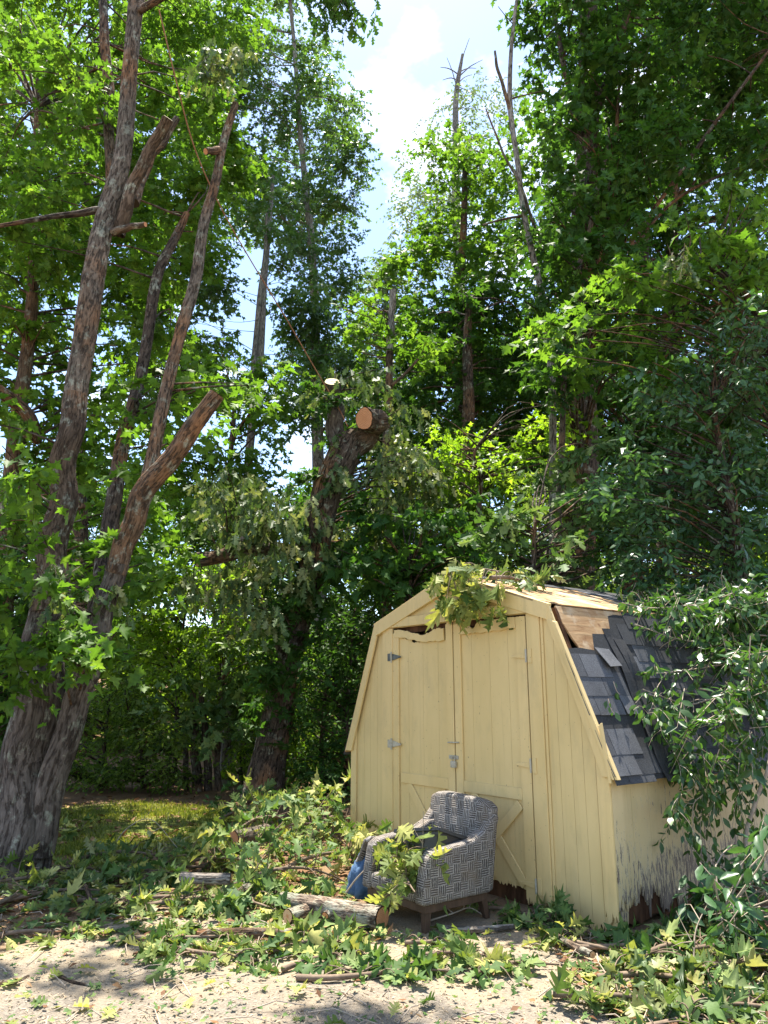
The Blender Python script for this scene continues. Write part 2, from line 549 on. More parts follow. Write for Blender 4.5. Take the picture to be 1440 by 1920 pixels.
M = {}
M['maple'] = leaf_mat('maple_leaf', (.055, .12, .018), (.095, .19, .026), (.17, .27, .045), .50, .55, .2)
M['maple_deep'] = leaf_mat('deep_green_shade_leaf', (.028, .078, .018), (.050, .118, .022), (.09, .18, .03), .42, .55, .18)  # leaf green darkened so shaded crowns carry their shade in the colour
M['poplar'] = leaf_mat('poplar_leaf', (.055, .12, .035), (.085, .165, .045), (.13, .22, .07), .40, .4, .45)
M['pale'] = leaf_mat('haze_pale_far_leaf', (.10, .15, .085), (.13, .19, .10), (.18, .25, .14), .35, .5, .3)  # distance haze put into the leaf colour, paler and greyer
M['lime'] = leaf_mat('lime_leaf', (.09, .18, .015), (.16, .27, .022), (.26, .36, .05), .58)
M['privet'] = leaf_mat('privet_leaf', (.036, .088, .036), (.058, .13, .05), (.095, .19, .075), .34, .36, .38, (1.4, 1.5, .5))
M['vine'] = leaf_mat('vine_leaf', (.030, .075, .022), (.05, .115, .03), (.09, .18, .04), .38, .34, .5)
M['wilt'] = leaf_mat('wilted_leaf', (.04, .085, .022), (.11, .17, .05), (.38, .38, .17), .34, .5, .35, (1.2, 1.2, .6))
M['debris'] = leaf_mat('cut_branch_leaf', (.06, .115, .025), (.19, .235, .055), (.46, .44, .15), .34, .62, .2, (1.25, 1.3, .6))
M['debris_blue'] = leaf_mat('cool_green_leaf', (.04, .09, .025), (.095, .17, .045), (.25, .31, .11), .32, .6, .22, (1.2, 1.3, .6))
M['under'] = leaf_mat('undergrowth_leaf', (.07, .13, .024), (.13, .21, .034), (.22, .30, .065), .60)
M['grass'] = leaf_mat('grass_blade', (.09, .12, .015), (.17, .20, .025), (.30, .29, .07), .35)
M['dry'] = leaf_mat('dead_leaf', (.10, .045, .02), (.20, .10, .045), (.36, .23, .11), .15, .7, .2, (1.1, 1.0, .8))

M['bark'] = bark_mat('maple_bark', (.12, .094, .07), (.235, .195, .15), (.06, .046, .034), .2, .08)
M['bark_low'] = bark_mat('old_trunk_bark', (.10, .082, .068), (.19, .16, .134), (.055, .042, .033), .12, .0, .8)
M['bark_dark'] = bark_mat('dark_bark', (.065, .05, .038), (.145, .108, .08), (.03, .022, .016), .1, .1)
M['bark_pale'] = bark_mat('pale_bark', (.22, .19, .16), (.42, .37, .32), (.09, .075, .06), .3, 0)
M['bark_red'] = bark_mat('red_brown_bark', (.09, .064, .044), (.175, .125, .085), (.07, .048, .032), .2, .12)
M['log'] = bark_mat('log_bark', (.22, .19, .15), (.45, .40, .32), (.07, .05, .04), .8, .1, 1.4)
M['twig'] = simple_mat('twig_bark', (.10, .07, .045), (.22, .16, .11), 20)
M['twig_pale'] = simple_mat('dry_twig', (.24, .19, .14), (.42, .35, .27), 20)
M['cut'] = wood_end_mat('fresh_cut_wood', (.62, .43, .24), (.48, .29, .14), (.42, .22, .10))
M['cut_red'] = wood_end_mat('orange_cut_wood', (.60, .30, .15), (.46, .19, .08), (.52, .24, .11))
M['cut_pale'] = wood_end_mat('pale_cut_wood', (.70, .60, .38), (.60, .47, .26), (.55, .40, .2))
M['yellow'] = paint_mat('yellow_paint', (.68, .515, .24), .0, .16)
M['yellow_trim'] = paint_mat('yellow_trim_paint', (.70, .525, .245), .055, .13)
M['yellow_side'] = paint_mat('weathered_side_paint', (.60, .475, .265), .125, .24)
M['rot'] = simple_mat('rotten_wood', (.035, .018, .01), (.17, .085, .045), 14, .95, .1, (1, 1, .25), .9, .02)
M['dark'] = simple_mat('shed_inside', (.05, .035, .022), (.10, .07, .045), 6, .95, .1)
M['metal'] = simple_mat('old_hinge_metal', (.28, .26, .2), (.5, .46, .36), 30, .55, .5)
M['metal_dark'] = simple_mat('dark_hinge_metal', (.05, .06, .055), (.14, .15, .14), 30, .5, .5)


def ground_mat():
    m, n, l, out = mat('ground_earth')
    tc = n.new('ShaderNodeTexCoord'); oc = tc.outputs['Object']
    sep = n.new('ShaderNodeSeparateXYZ'); l.new(oc, sep.inputs[0])
    big = noise(n, l, oc, .55, 4, .55)
    mid = noise(n, l, oc, 2.6, 5, .62)
    fine = noise(n, l, oc, 42, 6, .75)
    vo = n.new('ShaderNodeTexVoronoi'); vo.inputs['Scale'].default_value = 95; l.new(oc, vo.inputs['Vector'])
    grit = mixc(n, l, ramp(n, l, vo.outputs['Color'], [(.1, 0.0), (.9, 1.0)]), (.14, .12, .092), (.28, .24, .18))
    dust = mixc(n, l, ramp(n, l, fine, [(.3, 0.0), (.7, 1.0)]), (.235, .18, .115), (.385, .305, .20))
    drive = mixc(n, l, ramp(n, l, mid, [(.40, .25), (.62, 1.0)]), grit, dust)
    near_grey = mixc(n, l, vo.outputs['Color'], (.10, .092, .085), (.22, .20, .175))
    # drive colour turns greyer and darker towards the near end, uneven edge
    ya = math_node(n, l, 'ADD', sep.outputs['Y'], math_node(n, l, 'MULTIPLY', math_node(n, l, 'SUBTRACT', mid, .5), 2.2))
    drive = mixc(n, l, ramp(n, l, math_node(n, l, 'MULTIPLY', ya, .1), [(.40, .55), (.50, 0.0)]), drive, near_grey)
    litter = mixc(n, l, ramp(n, l, fine, [(.3, 0.0), (.68, 1.0)]), (.075, .04, .022), (.26, .145, .08))
    litter = mixc(n, l, ramp(n, l, mid, [(.4, 0.0), (.7, .7)]), litter, (.20, .15, .085))
    # edge between drive and earth
    e = math_node(n, l, 'ADD', sep.outputs['Y'], math_node(n, l, 'MULTIPLY', math_node(n, l, 'SUBTRACT', big, .5), 2.4))
    e = math_node(n, l, 'ADD', e, math_node(n, l, 'MULTIPLY', math_node(n, l, 'SUBTRACT', fine, .5), .5))
    ax = math_node(n, l, 'ABSOLUTE', math_node(n, l, 'ADD', sep.outputs['X'], .35))
    e = math_node(n, l, 'ADD', e, math_node(n, l, 'MULTIPLY', math_node(n, l, 'MAXIMUM', math_node(n, l, 'SUBTRACT', ax, 1.1), 0.0), 1.0))
    f = ramp(n, l, math_node(n, l, 'MULTIPLY', e, .1), [(.575, 0.0), (.625, 1.0)])
    col = mixc(n, l, f, drive, litter)
    h = math_node(n, l, 'ADD', fine, math_node(n, l, 'MULTIPLY', vo.outputs['Distance'], .6))
    principled(n, l, out, col, .95, .12, h, .7, .015)
    return m


def lawn_mat():
    m, n, l, out = mat('lawn_turf')
    tc = n.new('ShaderNodeTexCoord'); oc = tc.outputs['Object']
    f = noise(n, l, oc, 30, 6, .7); b = noise(n, l, oc, 1.6, 4)
    c = mixc(n, l, ramp(n, l, f, [(.3, 0.0), (.7, 1.0)]), (.06, .085, .015), (.16, .19, .04))
    c = mixc(n, l, ramp(n, l, b, [(.45, 0.0), (.7, .8)]), c, (.19, .13, .06))
    principled(n, l, out, c, .95, .1, f, .6, .02)
    return m


# ------------------------------------------------------------------ ground
def axis_steps(lo, hi, core0, core1, step, grow=1.25):
    a = list(np.arange(core0, core1 + 1e-6, step)); s = step; x = a[-1]
    while x < hi: s *= grow; x += s; a.append(x)
    s = step; x = a[0]; pre = []
    while x > lo: s *= grow; x -= s; pre.append(x)
    return np.array(pre[::-1] + a)


def sheet(name, xs, ys, m, zoff=0.0):
    X, Y = np.meshgrid(xs, ys)
    mb = MB(); V = np.stack((X, Y, gz(X, Y) + zoff), -1).reshape(-1, 3)
    nx = len(xs); i = (np.arange(len(ys) - 1)[:, None] * nx + np.arange(nx - 1)[None])
    mb.add(V, f4=np.stack((i, i + 1, i + nx + 1, i + nx), -1).reshape(-1, 4))
    o = mb.build(name, m)
    tag(o, kind='structure')
    return o


sheet('ground', axis_steps(-300, 300, -6, 6, .1), axis_steps(-60, 500, 2, 14, .1), ground_mat())


def lawn():
    out = [gr(u, v)[:2] for u, v in [(62, 1602), (150, 1606), (260, 1604), (345, 1590), (400, 1572), (425, 1548), (440, 1525), (360, 1512), (250, 1508), (150, 1512), (90, 1520), (40, 1545)]]
    P = smooth_path(np.array(out + [out[0]]), 72)[:-1]
    c = P.mean(0)
    mb = MB(); rings = []
    rr = np.random.default_rng(3)
    P = c + (P - c) * (1 + rr.normal(0, .045, (len(P), 1)))
    for f in np.linspace(1, .03, 14):
        q = c + (P - c) * f
        rings.append(np.column_stack((q, gz(q[:, 0], q[:, 1]) + .008)))
    s = len(P); V = np.vstack(rings)
    f4 = [(r * s + k, r * s + (k + 1) % s, (r + 1) * s + (k + 1) % s, (r + 1) * s + k) for r in range(13) for k in range(s)]
    mb.add(V, f4=f4)
    tag(mb.build('lawn', lawn_mat()), kind='structure')
    # grass blades
    n = 26000
    r = np.random.default_rng(5)
    th = r.integers(0, s, n); fr = np.sqrt(r.uniform(0, 1.12, n))
    xy = c + (P[th] - c) * fr[:, None] + r.normal(0, .12, (n, 2))
    keep = np.sin(xy[:, 0] * 2.1 + 1) * np.sin(xy[:, 1] * 1.9) + r.normal(0, .5, n) > -.15
    xy = xy[keep]; n = len(xy)
    p = np.column_stack((xy, gz(xy[:, 0], xy[:, 1]) + .004))
    D = np.column_stack((r.normal(0, .45, (n, 2)), np.ones(n)))
    g = MB(); put_leaves(g, 'long', p, D, r.normal(size=(n, 3)), r.uniform(.02, .06, n), r, .3)
    tag(g.build('grass', M['grass']), 'short sunlit grass on the patch behind the leaning trunks', 'grass', kind='stuff')


lawn()

# ------------------------------------------------------------------ shed
SH_RZ = math.atan2(-.795, .607)
SH = empty('garden_shed', (-.31, 7.69, 0), SH_RZ)
tag(SH, 'pale yellow barn-roofed wooden shed with rotting double doors', 'shed')
SHM = Matrix.Translation((-.31, 7.69, 0)) @ Matrix.Rotation(SH_RZ, 4, 'Z')


def sh(x, y, z):
    return np.array(SHM @ Vector((x, y, z)))


def bm_prism(bm, pts, d0, d1, mp=lambda a, b, d: (a, d, b)):
    """polygon pts (a, b) extruded from depth d0 to d1"""
    fr = [bm.verts.new(mp(a, b, d0)) for a, b in pts]
    bk = [bm.verts.new(mp(a, b, d1)) for a, b in pts]
    n = len(pts)
    bm.faces.new(fr); bm.faces.new(bk[::-1])
    for k in range(n): bm.faces.new((fr[k], bk[k], bk[(k + 1) % n], fr[(k + 1) % n]))


def bm_obj(name, bm, m, parent, bevel=0.0, seg=1, uvs=None, smooth=False):
    bmesh.ops.recalc_face_normals(bm, faces=bm.faces)
    me = bpy.data.meshes.new(name)
    if uvs:
        lay = bm.loops.layers.uv.new('UVMap')
        for f in bm.faces:
            nn = f.normal; ax = max(range(3), key=lambda i: abs(nn[i]))
            for lp in f.loops:
                c = lp.vert.co
                lp[lay].uv = ((c.y, c.z), (c.x, c.z), (c.x, c.y))[ax]
    bm.to_mesh(me); bm.free()
    if smooth:
        for p in me.polygons: p.use_smooth = True
    for q in (m if isinstance(m, list) else [m]): me.materials.append(q)
    o = bpy.data.objects.new(name, me); COL.objects.link(o); o.parent = parent
    if bevel:
        b = o.modifiers.new('bevel', 'BEVEL'); b.width = bevel; b.segments = seg; b.limit_method = 'ANGLE'; b.angle_limit = math.radians(35)
        if seg > 1:
            b.harden_normals = False
    return o


def board(bm, p, q, w, y0, y1, mp=lambda a, b, d: (a, d, b), rag=(0, 0), rng=random, cutp=0.0, cutq=0.0):
    """board from p to q, width w to the left of the line; ragged ends if asked"""
    p, q = np.array(p, float), np.array(q, float)
    t = (q - p) / np.linalg.norm(q - p); nn = np.array((-t[1], t[0]))
    pts = []
    def end(c, r, s, cut):
        k = 15 if r else 2
        for i in range(k):
            f = i / (k - 1)
            f = f if s < 0 else 1 - f
            j = (rng.uniform(-1, 1) * r if r else 0) + cut * f
            pts.append(tuple(c + nn * w * (1 - f if s < 0 else f) * 1.0 + t * (j * s)))
    # end at p going from left edge to right edge, then end at q back
    end(p, rag[0], -1, cutp)
    pts2 = pts; pts = []
    k = 15 if rag[1] else 2
    for i in range(k):
        f = i / (k - 1)
        j = (rng.uniform(-1, 1) * rag[1] if rag[1] else 0) + cutq * f
        pts2.append(tuple(q + nn * w * f + t * j))
    bm_prism(bm, pts2, y0, y1, mp)


Wd, HW, BX, BZ, PX, PZ, DEP = 3.0, 1.03, .43, 2.14, 1.5, 2.50, 2.9


def top_z(x):
    x = min(x, Wd - x)
    return HW + x / BX * (BZ - HW) if x < BX else BZ + (x - BX) / (PX - BX) * (PZ - BZ)


def build_shed():
    rg = random.Random(11)
    yel, trim, side = M['yellow'], M['yellow_trim'], M['yellow_side']
    # front wall: grooved planks clipped by the barn profile
    bm = bmesh.new()
    def plank(x0, x1, zlo, zhi=None, ragz=.02):
        xs = [x0 + (x1 - x0) * k / 11 for k in range(12)]
        for b in (BX, Wd - BX, PX):
            if x0 + .005 < b < x1 - .005: xs.append(b)
        xs.sort()
        lo = [(x, zlo + rg.uniform(-ragz, ragz)) for x in xs]
        hi = [(x, (top_z(x) if zhi is None else zhi) - .005) for x in xs]
        bm_prism(bm, lo + hi[::-1], 0.0, .006)
    edges = [0.0, .1, .2, .3, .41, .52]
    for a, b in zip(edges[:-1], edges[1:]): plank(a + .0012, b - .0012, .0)
    for a, b in zip(edges[:-1], edges[1:]): plank(Wd - b + .0012, Wd - a - .0012, .0, ragz=.03)
    k = .52
    while k < 2.47:
        plank(k + .001, k + .195, 2.10, ragz=0); k += .196
    bm_obj('front_wall', bm, yel, SH)
    # sheet behind the planks, either side of the doorway
    bm = bmesh.new()
    for a, b in ((.012, .60), (2.40, Wd - .012)):
        n = 8; xs = [a + (b - a) * i / n for i in range(n + 1)]
        bm_prism(bm, [(x, .04) for x in xs] + [(x, top_z(x) - .02) for x in xs[::-1]], .0065, .03)
    bm_prism(bm, [(.6, 2.13), (2.4, 2.13), (2.4, top_z(2.4) - .02), (1.5, 2.48), (.6, top_z(.6) - .02)], .0065, .03)
    bm_obj('wall_backing', bm, M['yellow'], SH)
    # far and left walls, floor
    bm = bmesh.new()
    bm_prism(bm, [(0, .02), (Wd, .02), (Wd, HW), (Wd - BX, BZ), (PX, PZ - .02), (BX, BZ), (0, HW)], DEP - .02, DEP)
    bm_obj('back_wall', bm, side, SH)
    bm = bmesh.new()
    bm_prism(bm, [(.032, .02), (DEP - .022, .02), (DEP - .022, HW), (.032, HW)], 0.0, .018, lambda a, b, d: (d, a, b))
    bm_obj('side_wall', bm, side, SH)
    bm = bmesh.new()
    bm_prism(bm, [(.03, .03), (Wd - .03, .03), (Wd - .03, .09), (.03, .09)], .05, DEP - .03)
    bm_obj('floor_deck', bm, M['dark'], SH)
    # right side wall, peeling and rotted low down
    bm = bmesh.new()
    mp = lambda a, b, d: (Wd - d, a, b)
    y = .034
    while y < DEP - .05:
        y2 = min(y + .2, DEP - .024)
        n = 30; ys = [y + .001 + (y2 - y - .002) * i / n for i in range(n + 1)]
        def low(v):
            r = .05 + .015 * math.sin(v * 30)
            if .12 < v < .5: r += .10 * abs(math.sin(v * 23 + 1)) + rg.uniform(0, .10)
            if .5 <= v < 1.0: r += rg.uniform(0, .06) + .05 * max(0, math.sin(v * 31))
            return r + rg.uniform(-.022, .022)
        bm_prism(bm, [(v, low(v)) for v in ys] + [(v, HW) for v in ys[::-1]], .0, .014, mp)
        y = y2
    bm_obj('side_wall', bm, side, SH, .0015)
    bm = bmesh.new()
    n = 60; ys = [.034 + (DEP - .07) * i / n for i in range(n + 1)]
    bm_prism(bm, [(v, .0 + rg.uniform(0, .05)) for v in ys] + [(v, HW - .03) for v in ys[::-1]], .017, .03, mp)
    o = bm_obj('rotten_sheathing', bm, M['rot'], SH); o['label'] = 'dark brown rotten wood showing under the broken siding'
    # corner boards
    bm = bmesh.new()
    board(bm, (.085, .02), (.085, HW + .19), .085, -.018, -.0025)
    bm_obj('corner_board', bm, trim, SH, .002)
    bm = bmesh.new()
    board(bm, (Wd + .018, .07), (Wd + .018, 1.0), .10, -.02, -.0025, rag=(.045, 0), rng=rg, cutq=.28)
    bm_obj('corner_board', bm, trim, SH, .002)
    bm = bmesh.new()
    board(bm, (.12, .17), (.12, HW - .03), .12, -.0195, -.0022, mp, rag=(.06, 0), rng=rg)
    bm_obj('corner_board', bm, M['yellow_side'], SH, .002)
    # rotten corner post seen where the boards have gone
    bm = bmesh.new()
    n = 9
    for (a, b, d0, d1) in ((.0, .1, .035, .10),):
        bm_prism(bm, [(a + (b - a) * i / n, -.02) for i in range(n + 1)] + [(a + (b - a) * i / n, .3 + rg.uniform(-.06, .08)) for i in range(n, -1, -1)], d0, d1, lambda a, b, d: (Wd - .01 - a, d - .02, b))
    bm_obj('corner_post', bm, M['rot'], SH)
    # door posts
    for x0, x1, rag in ((.52, .665, .01), (2.345, 2.475, .05)):
        bm = bmesh.new(); board(bm, (x1, .02), (x1, 2.10), x1 - x0, -.022, -.0025, rag=(rag, 0), rng=rg)
        bm_obj('door_post', bm, trim, SH, .002)
    # narrow strip of batten beside each post
    bm = bmesh.new(); board(bm, (2.50, .03), (2.50, top_z(2.5) - .06), .022, -.012, -.0025)
    bm_obj('batten', bm, trim, SH, .002)
    bm = bmesh.new(); board(bm, (.518, .03), (.518, 2.2), .02, -.012, -.0025)
    bm_obj('batten', bm, trim, SH, .002)
    # header and gable trim
    bm = bmesh.new(); board(bm, (.50, 2.105), (2.52, 2.105), .085, -.034, -.0025)
    bm_obj('header_board', bm, trim, SH, .002)
    bm = bmesh.new(); bm_prism(bm, [(.72, 2.195), (2.28, 2.195), (1.5, 2.455)], -.010, -.0028)
    bm_obj('gable_panel', bm, yel, SH, .001)
    bm = bmesh.new()
    for sgn in (0, 1):
        fx = (lambda x: x) if sgn == 0 else (lambda x: Wd - x)
        for w0, w1, y0, y1 in ((.0, .135, -.045, -.0115),):
            t = np.array((PX - BX, PZ - BZ)); t = t / np.linalg.norm(t); nn = np.array((t[1], -t[0]))
            p = np.array((BX - .03, BZ + .015)); q = np.array((PX, PZ + .025))
            dn = .135 / t[0]
            bm_prism(bm, [(fx(p[0]), p[1]), (fx(q[0]), q[1]), (fx(q[0]), q[1] - dn), (fx(p[0] + .03), p[1] - dn * .82)], y0, y1)
    bm_obj('rake_board', bm, trim, SH, .002)
    # lower rake boards, the right one sprung loose and split
    for sgn in (0, 1):
        fx = (lambda x: x) if sgn == 0 else (lambda x: Wd - x)
        bm = bmesh.new()
        a, b = np.array((BX - .03, BZ - .005)), np.array((-.065, .955))
        t = norm(b - a); nn = np.array((-t[1], t[0]))
        if nn[0] < 0: nn = -nn
        wd = .085 if sgn == 0 else .075
        bm_prism(bm, [(fx(a[0]), a[1]), (fx(b[0]), b[1]), (fx(b[0] + wd * 1.15), b[1] + .0), (fx(a[0] + wd * 1.0), a[1] + .01)], -.042, -.0235)
        if sgn:
            bm_prism(bm, [(fx(a[0] - .055), a[1] - .12), (fx(b[0] - .05), b[1] - .01), (fx(b[0] - .004), b[1] - .012), (fx(a[0] - .006), a[1] - .10)], -.058, -.02)
            bm_prism(bm, [(fx(b[0] + .05), b[1] + .35), (fx(b[0] + .0), b[1] - .035), (fx(b[0] + .02), b[1] - .035), (fx(b[0] + .075), b[1] + .33)], -.062, -.043)
        bm_obj('rake_board', bm, trim, SH, .002)
    # rafters at the broken right corner
    bm = bmesh.new()
    a, b = np.array((Wd - BX + .02, BZ - .01)), np.array((Wd - .02, HW + .03))
    bm_prism(bm, [tuple(a), tuple(b), (b[0] - .09, b[1]), (a[0] - .09, a[1])], .03, .07)
    bm_obj('rafter', bm, M['rot'], SH)
    build_doors(rg)
    build_roof(rg)


def build_doors(rg):
    yel, trim = M['yellow'], M['yellow_trim']
    for side in (0, 1):
        fx = (lambda x: x) if side == 0 else (lambda x: Wd - x)
        d = bmesh.new()
        # panel of planks; ragged, rotted bottom
        x0, x1 = .672, 1.494
        nb = 4; w = (x1 - x0) / nb
        for k in range(nb):
            a, b = x0 + k * w + .0012, x0 + (k + 1) * w - .0012
            n = 18; xs = [a + (b - a) * i / n for i in range(n + 1)]
            lo = [(fx(x), .07 + (.05 if side and .75 < x < 1.2 else 0) + rg.uniform(-.02, .03)) for x in xs]
            if side == 0:
                # broken top: hole between the torn planks
                hi = [(fx(x), (2.055 - .30 * (x - .67) if x < .95 else 1.965) - rg.uniform(0, .02)) for x in xs]
            else:
                hi = [(fx(x), 2.075 - (.05 if 1.05 < x < 1.3 else 0) - rg.uniform(0, .03)) for x in xs]
            bm_prism(d, lo + hi[::-1], .004, .010)
        door = bm_obj('door', d, yel, SH)
        bm = bmesh.new()
        bm_prism(bm, [(fx(.675), .12), (fx(1.49), .12), (fx(1.49), 1.80), (fx(.675), 1.80)], .0105, .032)
        bm_obj('backing', bm, yel, door)
        # stiles
        bm = bmesh.new()
        board(bm, (fx(.672 if side else .75), .03 if not side else .06), (fx(.672 if side else .75), 2.05 if not side else 2.08), .085 if not side else .078, -.014, .0015, rag=(.03, .012), rng=rg) if not side else \
            board(bm, (fx(.672), .03), (fx(.672), 2.085), .10, -.014, .0015, rag=(.04, .004), rng=rg)
        bm_obj('stile', bm, trim, door, .002)
        bm = bmesh.new()
        xa, xb = (1.408, 1.494) if side == 0 else (1.408, 1.492)
        xr = max(fx(xa), fx(xb))
        board(bm, (xr, .05), (xr, 2.10 if side == 0 else 2.085), xb - xa, -.014, .0015, rag=(.03, .03), rng=rg)
        bm_obj('stile', bm, trim, door, .002)
        # rails
        bm = bmesh.new()
        xl, xr = sorted((fx(.775), fx(1.405)))
        board(bm, (xl, .725), (xr, .725), .085, -.013, .0015)
        bm_obj('rail', bm, trim, door, .002)
        bm = bmesh.new()
        if side == 0:
            pts = [(.69, 2.085), (.78, 2.078), (.9, 2.055), (1.0, 2.03), (1.1, 2.01), (1.2, 2.03), (1.3, 2.06), (1.385, 2.055), (1.39, 1.95), (1.25, 1.945), (1.1, 1.95), (.95, 1.975), (.8, 2.005), (.69, 2.015)]
        else:
            pts = [(3 - 2.225, 2.085), (3 - 2.225, 2.0), (3 - 2.1, 1.995), (3 - 1.9, 1.99), (3 - 1.75, 1.985), (3 - 1.60, 1.985), (3 - 1.605, 2.02), (3 - 1.68, 2.035), (3 - 1.76, 2.028), (3 - 1.80, 2.07), (3 - 1.86, 2.082)]
        dp = []
        for (a0_, b0_), (a1_, b1_) in zip(pts, pts[1:] + pts[:1]):
            for q in range(5):
                t_ = q / 5
                dp.append((fx(a0_ + (a1_ - a0_) * t_), b0_ + (b1_ - b0_) * t_ + (rg.uniform(-.007, .007) if q else 0)))
        bm_prism(bm, dp, -.018, .0015)
        o = bm_obj('rail', bm, trim, door, .002)
        o['label'] = 'torn and sagging top rail' if side == 0 else 'split top rail'
        # X brace in the lower half
        bm = bmesh.new()
        xl, xr = sorted((fx(.785), fx(1.40)))
        board(bm, (xl + .03, .115), (xr + .01, .665), .075, -.0135, .0015)
        bm_obj('brace', bm, trim, door, .002)
        bm = bmesh.new()
        board(bm, (xr - .03, .115), (xl + .06, .70), -.075, -.0105, .0012)
        bm_obj('brace', bm, trim, door, .002)
        # hinges: plate on the post, strap on the door
        for z, mm in (((1.83, 'metal_dark'), (1.05, 'metal')) if side == 0 else ((1.78, 'metal'), (.98, 'metal'), (.16, 'metal'))):
            bm = bmesh.new()
            if side == 0:
                bm_prism(bm, [(.60, z - .035), (.655, z - .035), (.655, z + .035), (.60, z + .035)], -.028, -.0225)
                bm_prism(bm, [(.668, z - .03), (.79, z - .006), (.79, z + .006), (.668, z + .03)], -.026, -.0145)
            else:
                bm_prism(bm, [(2.352, z - .055), (2.392, z - .055), (2.392, z + .055), (2.352, z + .055)], -.029, -.0225)
                bm_prism(bm, [(2.18, z - .006), (2.33, z - .022), (2.33, z + .022), (2.18, z + .006)], -.024, -.0145)
            mk = MB()
            hinge = bm_obj('hinge', bm, M[mm] if side == 0 else M['yellow_trim'], door, .0015)
            k = MB(); xx = .662 if side == 0 else 2.340
            tube(k, [(xx, -.031, z - .05), (xx, -.031, z + .05)], .008, 8); k.build('hinge_pin', M['metal'], hinge)
        if side == 1:
            # hasp, padlock and slide bolt where the doors meet
            bm = bmesh.new(); bm_prism(bm, [(1.43, .97), (1.545, .97), (1.545, 1.0), (1.43, 1.0)], -.022, -.0145)
            bm_obj('hasp', bm, M['metal'], door, .002)
            bm = bmesh.new(); bm_prism(bm, [(1.475, .905), (1.53, .905), (1.53, .955), (1.475, .955)], -.05, -.023)
            lk = bm_obj('padlock', bm, M['metal'], door, .006, 2)
            k = MB(); tube(k, smooth_path([(1.487, -.036, .953), (1.487, -.036, .985), (1.502, -.036, 1.0), (1.518, -.036, .985), (1.518, -.036, .953)], 14), .004, 6); k.build('shackle', M['metal'], lk)
            k = MB(); tube(k, [(1.425, -.024, 1.10), (1.56, -.024, 1.105)], .006, 6); k.build('bolt', M['metal'], door)
    # dark sill under the doors
    bm = bmesh.new()
    n = 40
    bm_prism(bm, [(.67 + 1.66 * i / n, -.03) for i in range(n + 1)] + [(.67 + 1.66 * i / n, .135 + rg.uniform(-.02, .02)) for i in range(n, -1, -1)], .036, .06)
    o = bm_obj('door_sill', bm, M['rot'], SH)
    # rotten lintel seen through the gap over the doors
    bm = bmesh.new()
    bm_prism(bm, [(.6, 2.05), (2.4, 2.05), (2.4, 2.125), (.6, 2.125)], .04, .08)
    bm_obj('lintel', bm, M['rot'], SH)


def shingle_mat():
    m, n, l, out = mat('grey_shingle')
    a = n.new('ShaderNodeAttribute'); a.attribute_name = 'tint'
    tc = n.new('ShaderNodeTexCoord'); oc = tc.outputs['Object']
    g = noise(n, l, oc, 160, 3, .8); b = noise(n, l, oc, 5, 4)
    c = ramp(n, l, a.outputs['Fac'], [(0, (.042, .045, .05)), (1, (.105, .11, .12))])
    c = mixc(n, l, 1.0, c, ramp(n, l, g, [(.3, .45), (.7, 1.6)]), 'MULTIPLY')
    c = mixc(n, l, 1.0, c, ramp(n, l, b, [(.3, .75), (.7, 1.15)]), 'MULTIPLY')
    principled(n, l, out, c, .9, .2, g, .6, .003)
    return m


def plywood_mat():
    m, n, l, out = mat('weathered_plywood')
    tc = n.new('ShaderNodeTexCoord'); oc = tc.outputs['Object']
    f = noise(n, l, oc, 1.0, 5, .6, (14, 3, 14), 1.2); b = noise(n, l, oc, 4.5, 5, .65); s = noise(n, l, oc, 11, 3)
    c = mixc(n, l, ramp(n, l, f, [(.35, 0.0), (.65, 1.0)]), (.27, .155, .075), (.46, .31, .165))
    c = mixc(n, l, ramp(n, l, b, [(.5, 0.0), (.64, .85)]), c, (.50, .40, .27))
    c = mixc(n, l, ramp(n, l, s, [(.60, 0.0), (.70, .8)]), c, (.14, .055, .03))
    principled(n, l, out, c, .92, .15, f, .6, .006)
    return m


